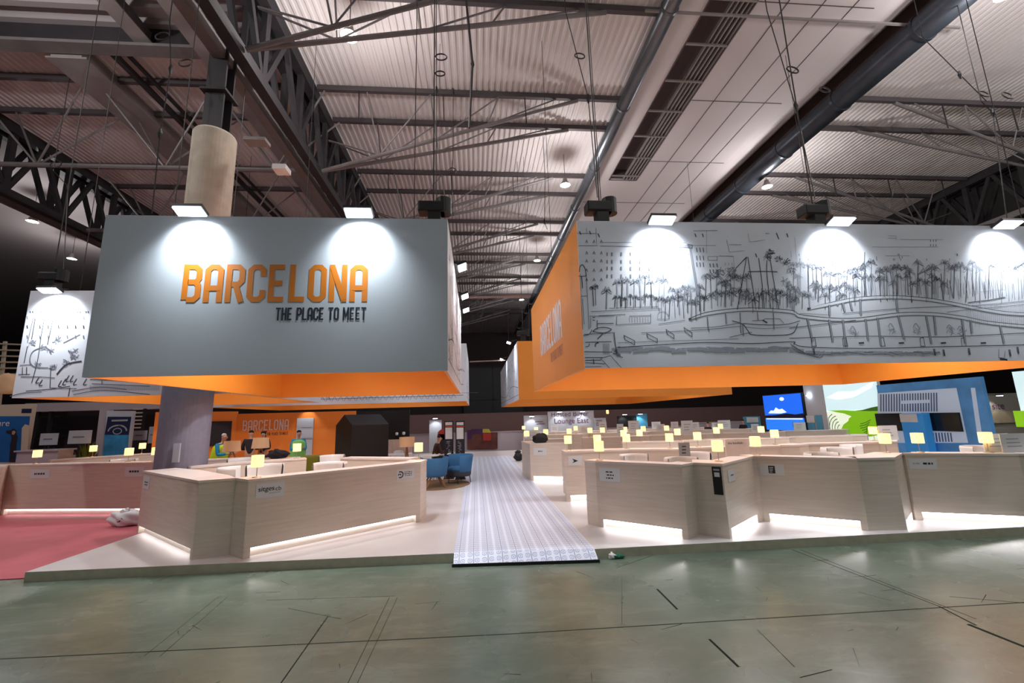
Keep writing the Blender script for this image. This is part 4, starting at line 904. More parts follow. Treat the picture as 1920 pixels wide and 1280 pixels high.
def blacksq(q, d, n, card):
    MB().add([q(.35, .18, .002), q(.62, .18, .002), q(.62, .82, .002), q(.35, .82, .002)], [(0, 1, 2, 3)]).build('printed_mark', 'letter_dark', card)
    m = MB()
    for k in range(4): m.add([q(.39, .26+.13*k, .003), q(.50+.02*k, .26+.13*k, .003), q(.50+.02*k, .31+.13*k, .003), q(.39, .31+.13*k, .003)], [(0, 1, 2, 3)])
    m.build('printed_text', 'paper', card)
sign_on(U3, u3[1], u3[2], 1424, 869, 1469, 890, draw=blacksq)
u4 = [u3[2]]+blend([(1680, 857), (1692, 848)], [(1697, 993), (1712, 975)])
U4 = counter(u4, .4, 'second wedge-shaped counter, plain dark face with a lamp on top', led=(1,), back=[(u3[2][0]+.1, u3[2][1]+.5), (6.75, 7.2), (7.3, 7.5)])
u5 = [u4[2]]+blend([(1702, 849), (1904, 850)], [(1713, 975), (1945, 985)])
U5 = counter(u5, .3, 'rightmost long front counter with a dashed-word white notice', led=(1,))
sign_on(U5, u5[1], u5[2], 1702, 859, 1755, 879, draw=both(lambda *a: scribble(*a, rows=1, ink='ink_light', x0=.15, x1=.45, wgt=.05), lambda *a: scribble(*a, rows=1, x0=.47, x1=.85, wgt=.09)))
e = Vector(u5[2]); u6 = [tuple(e), (e[0]+.75, e[1]-.15), (e[0]+1.4, e[1]+.75)]
U6 = counter(u6, .4, 'counter cut by the right photo edge, dark face', led=(1,))
u7 = [u6[2], (u6[2][0]+2.0, u6[2][1]-1.0)]
U7 = counter(u7, .3, 'front counter beyond the right photo edge', led=(0,))
# --- right, along the aisle
v1 = blend([(1060, 847), (1120, 849)], [(1062, 938), (1122, 934)]); v1 = [v1[0], (v1[0][0]+1.5, v1[0][1]-.05), (v1[0][0]+2.6, v1[0][1]-.5)]
V1 = counter(v1, .45, 'aisle counter with the dark arrowhead logo notice', led=(0, 1))
sign_on(V1, v1[0], v1[1], 1065, 855, 1091, 873, draw=shape([(.3, .75), (.72, .5), (.3, .28), (.42, .48)], 'letter_dark'))
v2 = blend([(993, 831), (1064, 832)], [(996, 901), (1062, 899)]); v2.insert(0, (v2[0][0]-.12, v2[0][1]+1.3))
V2 = counter(v2, .35, 'aisle counter with the small grey word notice, left of the arrowhead one', led=(1,))
sign_on(V2, v2[1], v2[2], 1000, 839, 1025, 853, draw=lambda *a: scribble(*a, rows=1, x0=.3, x1=.7, wgt=.07))
v3 = [(1.95, 17.6), (2.1, 15.8), (3.4, 15.5)]
V3 = counter(v3, .35, 'farthest counter along the right edge of the aisle', led=(0,))
# --- rows behind
def row(nm, X0, X1, Yr, seed, side=-1, z0=PZ, wl=1.9, ws=.8, ay=.5, led=False):
    random.seed(seed); x = X0; k = 0; prev = (x, Yr)
    while x < X1:
        L_ = wl*random.uniform(.8, 1.1)
        q = (x+L_, Yr-ay*random.uniform(.5, 1)); k += 1
        counter([prev, q, (q[0]+.12, q[1]+.16)], .32, f'long counter number {["one","two","three","four","five","six","seven"][k-1]} from the aisle in {nm}', led=(0,) if led else ())
        r = (q[0]+.12+ws*.5, q[1]+.05); s_ = (q[0]+.12+ws, Yr+random.uniform(-.1, .15))
        counter([(q[0]+.12, q[1]+.16), r, s_], .4, f'wedge counter number {["one","two","three","four","five","six","seven"][k-1]} from the aisle in {nm}')
        prev = s_; x = s_[0]
row('the back arm of the front right booth', 4.9, 10.2, 9.9, 2, ay=.35)
row('the second right-hand row', 4.3, 11.5, 12.6, 3)
row('the third right-hand row', 3.9, 12.5, 15.9, 4)
row('the fourth right-hand row', 2.3, 13.0, 19.4, 5)
row('the farthest right-hand row', 2.5, 13.0, 23.0, 8)

# ---------------------------------------------------------------- table lamps
def make_lamp():
    t = thing('table_lamp', 'x', 'lamp', (0, 0, 0), 0, 'small lit table lamps on the counters')
    MB().lathe([(0, 0), (.065, 0), (.065, .008), (.012, .016), (0, .016)], n=20).build('base', 'lamp_metal', t, local=True, smooth=True)
    MB().tube([(0, 0, .01), (0, 0, .19)], .006, 8).build('pole', 'lamp_metal', t, local=True)
    MB().lathe([(.088, .16), (.088, .335), (.084, .335), (.084, .16), (.088, .16)], n=20).build('shade', 'lamp_shade', t, local=True, smooth=False)
    MB().lathe([(0, .20), (.02, .21), (.026, .24), (.018, .27), (0, .275)], n=10).build('bulb', 'warm_bulb', t, local=True, smooth=True)
    return t
LAMP0 = make_lamp(); first = [True]
def on_counter(px, Ywant, avoid=()):
    best = None
    for lb_, mid, zt, t in COUNTERS:
        for i in range(len(mid)-1):
            a, b = Vector(mid[i]), Vector(mid[i+1])
            for k in range(25):
                p = a.lerp(b, k/24); c = Vector((p[0], p[1], zt-EYE)); r = [sum(_R[j][i2]*c[j] for j in range(3)) for i2 in range(3)]
                sx = PX+F*r[0]/r[2]; cost = abs(sx-px)*.8+abs(p[1]-Ywant)*1.0+(60 if any((q-p).length < .45 for q in avoid) else 0)
                if best is None or cost < best[0]: best = (cost, p, zt, lb_)
    return best
LAMPXY = []
def put_lamp(px, py, label, base=None):
    w = atz(px, py, 1.48)
    Yw = atz(px, base, TOP)[1] if base else w[1]
    Yw = min(max(Yw, 5), 24)
    c, p, zt, lb_ = on_counter(px, Yw, USED)
    o = LAMP0 if first[0] else copy_tree(LAMP0); first[0] = False
    o.location = (p[0], p[1], zt+.001); o['label'] = label; USED.append(Vector((p[0], p[1])))
USED = []
LN = [(72, 850, 'lit table lamp at the left end of the pinkish counter', None), (174, 843, 'lit table lamp before the blue-and-navy poster stand', None), (244, 848, 'lit table lamp right of the poster stand, on the red-side counter', None), (265, 836, 'smallest lit table lamp left of the grey column', None),
      (288, 855, 'lit table lamp at the left corner of the corner counter, beside the column', 882), (485, 863, 'lit table lamp standing above the sitges sign', 893), (555, 839, 'lit table lamp in front of the man in the white doorway', 858), (787, 836, 'lit table lamp beside the white round table chairs', 862),
      (1125, 839, 'lit table lamp on the counter with the three-line notice', 864), (1174, 830, 'lit table lamp just right and behind the three-line notice counter', 846), (1349, 838, 'lit table lamp over the narrow black poster', 867), (1417, 830, 'lit table lamp between the two front wedges, left of the blue screen', 852),
      (1663, 829, 'lit table lamp on the second wedge counter', 856), (1700, 822, 'lit table lamp right of and behind the second wedge lamp', 837), (1851, 812, 'lit table lamp alone near the right photo edge', 834), (1067, 826, 'lit table lamp above the arrowhead notice', 846)]
for px, py, lb_, b in LN: put_lamp(px, py, lb_, b)
far = [(988, 815), (979, 808), (1006, 806), (1023, 809), (1069, 807), (1080, 813), (1107, 804), (1122, 813), (1128, 808), (1170, 814), (1174, 804), (1199, 810), (1207, 804), (1250, 803), (1258, 819), (1274, 808), (1310, 814), (1344, 804), (1353, 807), (1430, 807), (1455, 814), (1640, 808), (1679, 812)]
nn_ = ['leftmost', 'second', 'third', 'fourth', 'fifth', 'sixth', 'seventh', 'eighth', 'ninth', 'tenth', 'eleventh', 'twelfth', 'thirteenth', 'fourteenth', 'fifteenth', 'sixteenth', 'seventeenth', 'eighteenth', 'nineteenth', 'twentieth', 'twenty-first', 'twenty-second', 'rightmost']
for i, (px, py) in enumerate(far): put_lamp(px, py, f'{nn_[i]} of the small distant lit lamps on the rear right counters')
# small white table signs on the rear counters
def card_on(px, Ywant, w, h, label, m='paper', rows=3):
    c, p, zt, lb_ = on_counter(px, Ywant)
    for q in USED:
        if (q-p).length < .2: p = p+Vector((.22, .03))
    USED.append(Vector(p))
    t = thing('table_sign', label, 'sign', (p[0], p[1], zt), 0, 'white notices standing on the rear counters')
    MB().box((p[0], p[1], zt+h/2+.005), (w, .012, h)).build('board', m, t); MB().box((p[0], p[1]+.02, zt+.004), (w*.7, .1, .006)).build('foot', 'white_plastic', t)
    mm = MB()
    for r in range(rows): mm.bb((p[0]-w*.3, p[1]-.0085, zt+h*(.7-.2*r)), (p[0]+w*random.uniform(.1, .32), p[1]-.007, zt+h*(.7-.2*r)+h*.06))
    mm.build('printed_text', 'ink_light', t)
random.seed(5)
cs = [(1000, 16, .45, .3), (1040, 22, .4, .3), (1095, 19, .45, .32), (1130, 19, .35, .5), (1164, 16, .25, .45), (1190, 19, .5, .5), (1230, 22, .5, .35), (1240, 19, .4, .3), (1265, 19, .35, .4), (1290, 15, .45, .5), (1300, 19, .6, .35), (1345, 19, .5, .3), (1360, 22, .6, .4), (1415, 15, .3, .3), (1500, 19, .5, .3), (1655, 13, .5, .35), (1640, 16, .4, .35), (1850, 12.5, .5, .3), (1905, 11.5, .5, .3)]
for i, (px, Yw, w, h) in enumerate(cs):
    card_on(px, Yw, w, h, f'white printed notice board, {["first","second","third","fourth","fifth","sixth","seventh","eighth","ninth","tenth","eleventh","twelfth","thirteenth","fourteenth","fifteenth","sixteenth","seventeenth","eighteenth","nineteenth"][i]} from the left on the rear right counters')
p = on_counter(1380, 9.7)
ts = thing('booth_sign', 'taller pale board with two dark words standing behind the black poster wedge', 'sign', (atY(1381, 850, 9.3)[0], 9.3, PZ))
a = atY(1362, 856, 9.3); b = atY(1402, 822, 9.3); MB().bb((a[0], 9.28, PZ), (b[0], 9.31, b[2])).build('board', 'wood_top', ts)
w0 = atY(1365, 833, 9.275); words('the bookish', w0, (1, 0, 0), (0, 0, 1), atY(1393, 833, 9.275)[0]-w0[0]).build('printed_text', 'letter_dark', ts)
ts = thing('booth_sign', 'upright grey acrylic notice behind the front right counter', 'sign', (atY(1281, 850, 8.2)[0], 8.2, PZ))
a = atY(1274, 855, 8.2); b = atY(1292, 829, 8.2); MB().bb((a[0], 8.19, PZ), (b[0], 8.21, b[2])).build('board', 'sign_grey', ts)
mm = MB()
for r in range(3): q = atY(1279, 838+6*r, 8.18); mm.bb((q[0], 8.182, q[2]), (q[0]+.08, 8.186, q[2]+.02))
mm.build('printed_text', 'ink_dark', ts)

# ---------------------------------------------------------------- seats
def make_stool():
    t = thing('armchair', 'x', 'chair', (0, 0, 0), 0, 'white moulded high chairs behind the counters')
    m = MB(); a0, a1 = math.radians(-10), math.radians(190); n = 20; ro = []
    prof = [(.20, .66), (.27, .72), (.30, .85), (.31, 1.08), (.30, 1.12), (.285, 1.12), (.28, 1.06), (.265, .86), (.24, .75), (.18, .70)]
    m.lathe(prof, n=n, a0=a0, a1=a1); m.build('shell', 'white_plastic', t, local=True, smooth=True)
    MB().lathe([(0, .66), (.24, .66), (.27, .70), (.25, .74), (0, .745)], n=24).build('seat', 'white_plastic', t, local=True, smooth=True)
    for sx in (-1, 1):
        for sy in (-1, 1): MB().tube([(sx*.14, sy*.14, .67), (sx*.23, sy*.23, 0)], [.018, .012], 8).build('leg', 'lamp_metal', t, local=True)
    MB().tube([(.2*math.cos(a), .2*math.sin(a), .25) for a in [2*PI*k/16 for k in range(17)]], .009, 6, False).build('footrest', 'lamp_metal', t, local=True)
    return t
ST0 = make_stool(); fst = [True]
def stool(px, py, Y_, rz, label, s=1.0):
    o = ST0 if fst[0] else copy_tree(ST0); fst[0] = False
    p = atz(px, py, PZ+1.12*s); d = Vector((p[0], p[1])); k = Y_/d[1]
    o.location = (d[0]*k, Y_, PZ+.001); o.rotation_euler = (0, 0, rz); o['label'] = label
    o.scale = (s, s, (p[2]-PZ+(EYE-p[2])*(1-k))/1.12 if False else s)
stool(442, 874, 9.1, 1.9, 'white high chair just behind the corner counter, seen side on')
stool(498, 867, 8.7, .2, 'white high chair behind the lamp above the sitges sign', 1.05)
stool(618, 868, 8.6, -.2, 'white high chair behind the middle of the sitges counter', 1.05)
stool(455, 856, 10.95, .3, 'white high chair in front of the man in the yellow vest', 1.02)
stool(622, 862, 11.3, .2, 'white high chair beside the olive pouf')
stool(232, 861, 12.5, .1, 'white high chair behind the pinkish counter, left of the column')
stool(1278, 862, 7.7, .1, 'white high chair behind the front right counter, left one')
stool(1303, 853, 8.6, -.5, 'white high chair behind the front right counter, standing taller')
stool(1543, 849, 7.6, .1, 'white high chair behind the square logo counter')
stool(1572, 845, 8.5, .0, 'white high chair near the second wedge, further back')
stool(1840, 838, 7.8, .1, 'white high chair behind the rightmost front counter')
stool(1190, 856, 8.6, .3, 'white high chair behind the three-line notice counter')
stool(1606, 836, 9.0, .6, 'white high chair left of the lamp on the second wedge')
# blue tub chairs
def tub(x, y, rz, label, skirt):
    t = thing('tub_chair', label, 'chair', (0, 0, 0), 0, 'blue tub chairs by the rug')
    m = MB(); m.lathe([(.30, .30), (.36, .34), (.40, .60), (.43, .80), (.41, .83), (.36, .81), (.34, .60), (.32, .42)], n=28, a0=math.radians(-35), a1=math.radians(215))
    m.build('backrest', 'blue_fabric', t, local=True, smooth=True)
    MB().lathe([(0, .36), (.34, .36), (.36, .42), (.33, .47), (0, .485)], n=28).build('seat_cushion', 'blue_fabric', t, local=True, smooth=True)
    if skirt:
        m = MB().lathe([(0, .20), (.33, .20), (.35, .24), (.36, .36), (0, .36)], n=28); m.build('base_skirt', 'ribbed_grey', t, local=True)
        for sx in (-1, 1):
            for sy in (-1, 1): MB().tube([(sx*.22, sy*.22, .2), (sx*.24, sy*.24, 0)], [.014, .01], 8).build('leg', 'dark_metal', t, local=True)
    else:
        for sx in (-1, 1):
            for sy in (-1, 1): MB().tube([(sx*.08, sy*.08, .36), (sx*.28, sy*.28, 0)], [.026, .016], 8).build('leg', 'leg_wood', t, local=True)
    t.location = (x, y, PZ+.012); t.rotation_euler = (0, 0, rz)
p1 = atz(812, 921, PZ); p2 = atz(852, 909, PZ)
ctr = (p1+p2)/2
rg = thing('round_rug', 'round brown woven rug under the blue tub chairs', 'rug', (-1.35, 12.35, PZ))
rgp = atz(818, 909, PZ); rg.location = (rgp[0], rgp[1], PZ)
MB().lathe([(0, 0), (1.0, 0), (1.0, .008), (0, .009)], n=48).build('rug_pile', 'rug', rg, local=True); MB().tube([(1.0*math.cos(a), 1.0*math.sin(a), .008) for a in [2*PI*k/48 for k in range(49)]], .01, 5, False).build('rug_binding', 'leg_wood', rg, local=True)
tub(rgp[0]-.02, rgp[1]-.45, PI+.3, 'blue tub chair with splayed wooden legs, back turned to the camera', False)
tub(rgp[0]+.68, rgp[1]+.25, -.9, 'blue tub chair with dark ribbed skirt facing left, beside the directory stand', True)
# olive pouf
pp = atz(590, 866, PZ+.9)
t = thing('sofa', 'olive green upholstered seat between white chairs on the left', 'sofa', (-4.35, 12.25, PZ))
MB().bb((-4.8, 11.9, PZ+.3), (-3.9, 12.55, PZ+.62)).build('seat', 'olive', t, bevel=.05); MB().bb((-4.8, 12.45, PZ+.3), (-3.9, 12.65, PZ+1.05)).build('backrest', 'olive', t, bevel=.05); MB().bb((-4.75, 11.95, PZ), (-3.95, 12.6, PZ+.3)).build('base', 'olive', t)
# white round tables with shell chairs
def shellchair(x, y, rz, label):
    t = thing('shell_chair', label, 'chair', (0, 0, 0), 0, 'white shell chairs round the tables')
    m = MB(); g = []; n = 9
    prof = [(-.22, .44, .20), (-.20, .455, .22), (0, .43, .23), (.17, .44, .22), (.23, .52, .22), (.26, .66, .21), (.29, .80, .17), (.295, .83, .12)]
    for (yy, zz, hw) in prof:
        for k in range(n): u = -1+2*k/(n-1); g.append((u*hw, yy-.05*u*u*(zz > .5), zz+.05*u*u*(zz < .5)))
    for i in range(len(prof)-1):
        for k in range(n-1): a = i*n+k; m.f.append((a, a+1, a+n+1, a+n))
    m.v = [Vector(v) for v in g]; o_ = m.build('shell', 'white_plastic', t, local=True, smooth=True); sd = o_.modifiers.new('s', 'SOLIDIFY'); sd.thickness = .012
    for sx in (-1, 1):
        for sy in (-1, 1): MB().tube([(sx*.12, sy*.12, .43), (sx*.22, sy*.22, 0)], [.014, .01], 6).build('leg', 'leg_wood', t, local=True)
    t.location = (x, y, PZ+.001); t.rotation_euler = (0, 0, rz)
def rtable(x, y, label):
    t = thing('round_table', label, 'table', (x, y, PZ), 0, 'round white tables')
    MB().lathe([(0, PZ+.72), (.42, PZ+.72), (.43, PZ+.735), (.42, PZ+.75), (0, PZ+.75)], (x, y, 0), 32).build('tabletop', 'white', t)
    MB().lathe([(0, PZ+.72), (.03, PZ+.72), (.03, PZ+.03), (.22, PZ+.015), (.22, PZ), (0, PZ)], (x, y, 0), 24).build('pedestal', 'white', t)
T1 = atY(800, 838, 15.0); rtable(T1[0], 15.0, 'round white table nearer the directory stand')
shellchair(T1[0]+.55, 14.7, -1.9, 'white shell chair right of the nearer round table'); shellchair(T1[0]+.15, 14.2, 2.9, 'white shell chair in front of the nearer round table'); shellchair(T1[0]+.6, 15.6, -.8, 'white shell chair behind the nearer round table at right')
T2 = atY(736, 842, 16.0); rtable(T2[0], 16.0, 'round white table in front of the blonde wood screen')
shellchair(T2[0]-.35, 15.3, 2.7, 'white shell chair left of the farther round table'); shellchair(T2[0]+.5, 15.4, -2.2, 'white shell chair right of the farther round table'); shellchair(T2[0]+.1, 16.45, 0, 'white shell chair behind the farther round table')
# shaded lamps with wooden bodies
def tablelampbig(px, py, Y_, w_px, label, zfoot, floor=False):
    c = atY(px, py, Y_); r = w_px/2*Y_/800; h = r*1.25
    t = thing('shaded_lamp', label, 'lamp', (c[0], Y_, zfoot), 0, 'large linen-shaded lamps')
    MB().lathe([(r, c[2]-h/2), (r*.86 if not floor else r, c[2]+h/2), (r*.84 if not floor else r*.97, c[2]+h/2), (r*.97, c[2]-h/2), (r, c[2]-h/2)], (c[0], Y_, 0), 28).build('lamp_shade', 'linen', t, smooth=False)
    z1 = c[2]-h/2+.05; mm = MB()
    for k in range(3): a = k*2*PI/3+.4; mm.tube([(c[0], Y_, z1), (c[0]+.28*r*math.cos(a)*2, Y_+.28*r*math.sin(a)*2, zfoot+.005)], .02, 6)
    mm.build('tripod', 'leg_wood', t)
sd_ = thing('side_table', 'pale side table under the two large linen lamps', 'table', (-5.9, 12.6, PZ))
MB().bb((-6.9, 12.3, PZ+.95), (-4.85, 12.9, PZ+1.0)).build('tabletop', 'wood_top', sd_)
for x in (-6.8, -4.95):
    for y in (12.4, 12.8): MB().bb((x-.025, y-.025, PZ), (x+.025, y+.025, PZ+.95)).build('leg', 'wood_top', sd_)
tablelampbig(435, 836, 12.6, 28, 'large linen-shaded lamp in front of the man in the yellow vest', PZ+1.0)
tablelampbig(489, 830, 12.6, 28, 'large linen-shaded lamp in front of the dark-haired woman', PZ+1.0)
tablelampbig(763, 828, 14.2, 27, 'tall floor lamp with a wide drum shade before the blonde wood screen', PZ, True)
# directory stands
for px, lb_ in ((842, 'tall dark directory stand with two white cards, left one'), (863, 'tall dark directory stand with two white cards, right one by the carpet')):
    Yd = 14.5 if px > 850 else 14.7; a = atY(px-9, 789, Yd); b = atY(px+8, 789, Yd); t = thing('directory_stand', lb_, 'sign', ((a[0]+b[0])/2, Yd, PZ), 0, 'dark directory stands')
    MB().bb((a[0], Yd, PZ), (b[0], Yd+.05, a[2])).build('panel', 'dark_panel', t); MB().bb((a[0]-.02, Yd-.12, PZ), (b[0]+.02, Yd+.2, PZ+.02)).build('foot', 'dark_metal', t)
    for (y_0, y_1) in ((791, 797), (801, 823)):
        c = atY(px-7, y_1, Yd-.004); d = atY(px+6, y_0, Yd-.004); MB().bb((c[0], Yd-.004, c[2]), (d[0], Yd-.001, d[2])).build('card', 'paper', t)
    c = atY(px-7, 800, Yd-.004); d = atY(px+7, 798, Yd-.004); MB().bb((c[0], Yd-.004, c[2]), (d[0], Yd-.001, d[2])).build('printed_band', 'poster_orange', t)
    mm = MB(); 
    for k in range(18): c = atY(px-5+random.uniform(0, 4), 828+k*2.6, Yd-.003); mm.bb((c[0], Yd-.003, c[2]), (c[0]+random.uniform(.03, .12), Yd-.001, c[2]+.015))
    mm.build('printed_text', 'ink_light', t)

# ---------------------------------------------------------------- kiosk, orange wall, screens on the left
def quad_px(name, pts, Yd, m, parent, th=.03): 
    return MB().plate([atY(x, y, Yd) for x, y in pts], (0, 1, 0), th).build(name, m, parent)
K = thing('kiosk', 'black house-shaped kiosk with a gabled roof', 'kiosk', (-4.0, 13.6, PZ))
Yk = 13.6; a = atY(616, 800, Yk); b = atY(660, 806, Yk); ap = atY(640, 779, Yk); bk = 1.9
k0, k1, kz, kp = a[0], b[0], a[2], ap[2]
# gable end faces the left front; ridge runs to the right and away
gl = Vector((k0, Yk+.7, 0)); gr = Vector((b[0], Yk, 0)); dirr = Vector((.98, .62, 0)).normalized()*1.15
mid = (gl+gr)/2
def Z(v, z): return Vector((v[0], v[1], z))
body = MB(); E0 = [Z(gl, PZ), Z(gr, PZ), Z(gr, kz), Z(mid, kp), Z(gl, kz)]; E1 = [v+dirr for v in E0]
body.add(E0+E1, [(0, 1, 2, 3, 4), (9, 8, 7, 6, 5), (0, 5, 6, 1), (1, 6, 7, 2), (4, 9, 5, 0)]); body.build('walls', 'black', K)
up_ = Vector((0, 0, .03)); MB().add([E0[2], E0[3], E1[3], E1[2]]+[v+up_ for v in (E0[2], E0[3], E1[3], E1[2])]+[E0[4], E1[4], E0[4]+up_, E1[4]+up_], [(0, 1, 2, 3), (4, 7, 6, 5), (0, 4, 5, 1), (2, 6, 7, 3), (0, 3, 7, 4), (1, 8, 9, 2), (5, 6, 11, 10), (1, 5, 10, 8), (9, 11, 6, 2)]).build('roof', 'dark_panel', K)
OW = thing('exhibition_wall', 'orange exhibition wall with white BARCELONA lettering behind the people', 'wall panel', (-7, 18.6, PZ))
Yo = 17.4
a = atY(445, 771, Yo); b = atY(667, 770, Yo); c = atY(388, 773, Yo-1.2)
MB().bb((a[0], Yo, PZ), (b[0], Yo+.08, b[2])).build('main_panel', 'orange_wall', OW)
MB().prism([(a[0], Yo), (a[0], Yo+.08), (a[0]-1.9, Yo-1.5+.08), (a[0]-1.9, Yo-1.5)], PZ, a[2]).build('side_panel', 'orange_wall', OW)
Yt = Yo-.004; l0 = atY(454, 808, Yt); l1 = atY(541, 808, Yt); lt = atY(500, 788, Yt)
lettering('BARCELONA', (l0[0], Yt-.002, l0[2]), (1, 0, 0), (0, 0, 1), l1[0]-l0[0], lt[2]-atY(500, 808, Yt)[2], .75).build('lettering_large', 'letter_white', OW)
s0 = atY(500, 816, Yt); s1 = atY(540, 816, Yt); lettering('THE PLACE TO MEET', (s0[0], Yt-.002, s0[2]), (1, 0, 0), (0, 0, 1), s1[0]-s0[0], atY(520, 810, Yt)[2]-s0[2], .8).build('lettering_small', 'letter_dark', OW)
TV = thing('television', 'dark switched-off screen on the orange side wall', 'television', (a[0]-.9, Yo-.8, PZ))
d_ = Vector((1.9, 1.5, 0)).normalized(); n_ = Vector((d_[1], -d_[0], 0)); A0 = Vector((a[0]-1.9, Yo-1.5, 0))+n_*.02
def hit(x, y):
    r = _ray(x, y); o_ = Vector((0, 0, EYE)); return o_+r*(n_.dot(A0-o_)/n_.dot(r))
q0, q1 = hit(390, 790), hit(431, 834); uu0 = d_.dot(q0-A0); uu1 = d_.dot(q1-A0); 
fr_ = [A0+d_*uu0+Vector((0, 0, q1[2])), A0+d_*uu1+Vector((0, 0, q1[2])), A0+d_*uu1+Vector((0, 0, q0[2])), A0+d_*uu0+Vector((0, 0, q0[2]))]
MB().plate(fr_, n_, .05).build('frame', 'black', TV); cc = sum(fr_, Vector())/4; MB().plate([cc+(v-cc)*.94+n_*.052 for v in fr_], n_, .002).build('screen', 'dark_panel', TV)
DW = thing('graphic_panel', 'white glowing graphic panel with blue shading on the orange wall', 'panel', (atY(572, 830, Yo)[0], Yo, PZ))
qa = atY(557, 784, Yo-.03); qb = atY(588, 864, Yo-.03); MB().bb((qa[0], Yo-.03, PZ), (atY(588, 800, Yo)[0], Yo-.004, qa[2])).build('panel', 'booth_white', DW)
mm = MB(); 
for py in (802, 822, 824): c = atY(560, py, Yo-.04); mm.bb((c[0]+.1, Yo-.034, c[2]), (c[0]+.5, Yo-.031, c[2]+.015))
mm.build('printed_lines', 'ink_mid', DW)
l_ = thing('panel_light', 'small downlight washing the white graphic panel', 'spotlight', (atY(572, 784, Yo-.3)[0], Yo-.3, 2.9)); MB().box(l_.location, (.16, .1, .06)).build('housing', 'black', l_)
MB().bar(l_.location, (l_.location[0], Yo, l_.location[2]+.02), .03).build('arm', 'black', l_); light('wash', 'SPOT', l_.location-Vector((0, .0, .05)), 30, (.9, .95, 1), l_, .05, (l_.location[0], Yo, 1.2), math.radians(80), .6)
t = thing('coat_pile', 'dark heap of coats on the counter before the orange wall', 'clothes', (atY(520, 853, 12.5)[0], 12.5, PZ+1.0))
def lump(name, c, d, m, parent, seed=0, amp=.25, sub=3):
    bm = bmesh.new(); bmesh.ops.create_icosphere(bm, subdivisions=sub, radius=1); rnd = random.Random(seed); ph = [rnd.uniform(0, 6) for _ in range(6)]
    off = parent_origin(parent) if parent else Vector((0, 0, 0))
    for v in bm.verts:
        k = 1+amp*(math.sin(v.co.x*4+ph[0])*math.sin(v.co.y*5+ph[1])+.5*math.sin(v.co.z*7+ph[2]+v.co.x*6)); v.co *= k; v.co.z = max(v.co.z, -.75)
        v.co = Vector((v.co.x*d[0], v.co.y*d[1], v.co.z*d[2]))+Vector(c)-off
    me = bpy.data.meshes.new(name); bm.to_mesh(me); bm.free(); me.materials.append(MT[m])
    for p in me.polygons: p.use_smooth = True
    o = bpy.data.objects.new(name, me); COL.objects.link(o); o.parent = parent; return o
lump('coat', (t.location[0], 12.5, PZ+1.11), (.25, .18, .13), 'clothes_dark', t, 3)
BW = thing('exhibition_wall', 'black exhibition wall behind the gabled kiosk with two small lights', 'wall panel', (-3.5, 22, PZ))
a = atY(667, 771, 17.6); b = atY(768, 771, 17.6); MB().bb((a[0]-.4, 17.6, PZ), (b[0], 17.7, a[2])).build('panel', 'black', BW)
for px, py in ((744, 813), (757, 812)): c = atY(px, py, 17.5); MB().lathe([(0, -.06), (.05, -.05), (.06, 0), (.05, .05), (0, .06)], c, 12).build('round_light', 'bulb' if False else 'white', BW)
WS = thing('wood_screen', 'blonde wood screen behind the white round tables', 'partition', (atY(735, 850, 16.8)[0], 16.8, PZ))
a = atY(703, 826, 16.8); b = atY(772, 822, 16.8); MB().bb((a[0], 16.8, PZ), (b[0], 16.86, a[2]+.02)).build('panel', 'screen_wood', WS)
mm = MB()
for k in range(1, 6): x = a[0]+(b[0]-a[0])*k/6; mm.bb((x-.006, 16.79, PZ), (x+.006, 16.80, a[2]))
mm.build('joint_strips', 'wood', WS)

# ---------------------------------------------------------------- far hall: partitions and boards
def panelY(name, label, cat, px0, py0, px1, Yd, m, th=.12, z0=.0, parts=None):
    a = atY(px0, py0, Yd); b = atY(px1, py0, Yd); t = thing(name, label, cat, ((a[0]+b[0])/2, Yd, z0)); MB().bb((a[0], Yd, z0), (b[0], Yd+th, (a[2]+b[2])/2)).build('panel', m, t)
    MB().bb((a[0], Yd-.03, (a[2]+b[2])/2), (b[0], Yd+th+.03, (a[2]+b[2])/2+.05)).build('cap', m, t); return t
struct('wall_middle', MB().bb((-26, 44, 0), (48, 44.3, 2.55)), 'hall_brown')
LP = panelY('low_partition', 'long low grey partition across the far end of the aisle', 'partition', 768, 806, 1340, 27.5, 'partition')
pc = thing('wall_picture', 'brown and red picture leaning on the low grey partition', 'picture', (atY(905, 830, 27.4)[0], 27.4, .05))
quad_px('picture_field', [(876, 842), (933, 841), (933, 810), (876, 811)], 27.40, 'picture_brown', pc)
quad_px('purple_block', [(876, 824), (884, 824), (884, 806), (876, 806)], 27.38, 'picture_purple', pc, .01); quad_px('purple_block', [(884, 813), (906, 813), (906, 804), (884, 804)], 27.38, 'picture_purple', pc, .01)
quad_px('yellow_block', [(905, 811), (921, 811), (917, 804), (905, 804)], 27.37, 'picture_yellow', pc, .01); quad_px('red_block', [(906, 826), (920, 826), (922, 812), (905, 812)], 27.36, 'picture_red', pc, .01)
rb = thing('red_roundel', 'dark red half-round board beside the directory stands', 'sign', (atY(828, 815, 26)[0], 26, .05))
quad_px('board', [(820, 824), (836, 824), (836, 806), (832, 804), (826, 805), (821, 810)], 25.6, 'picture_red', rb, .05); MB().bb((rb.location[0]-.2, 25.6, .01), (rb.location[0]+.2, 25.7, 1.2)).build('post', 'dark_metal', rb)
HB = panelY('hosted_buyer_sign', 'grey board reading Hosted Buyer Lounge East at the far end', 'sign', 1027, 772, 1113, 25.5, 'sign_grey')
for txt_, x0_, x1_, yb, yt in (('Hosted Buyer', 1034, 1104, 784, 775), ('Lounge East', 1040, 1104, 797, 787)):
    q = atY(x0_, yb, 25.48); q1 = atY(x1_, yb, 25.48); words(txt_, q, (1, 0, 0), (0, 0, 1), q1[0]-q[0]).build('lettering', 'sign_text', HB)
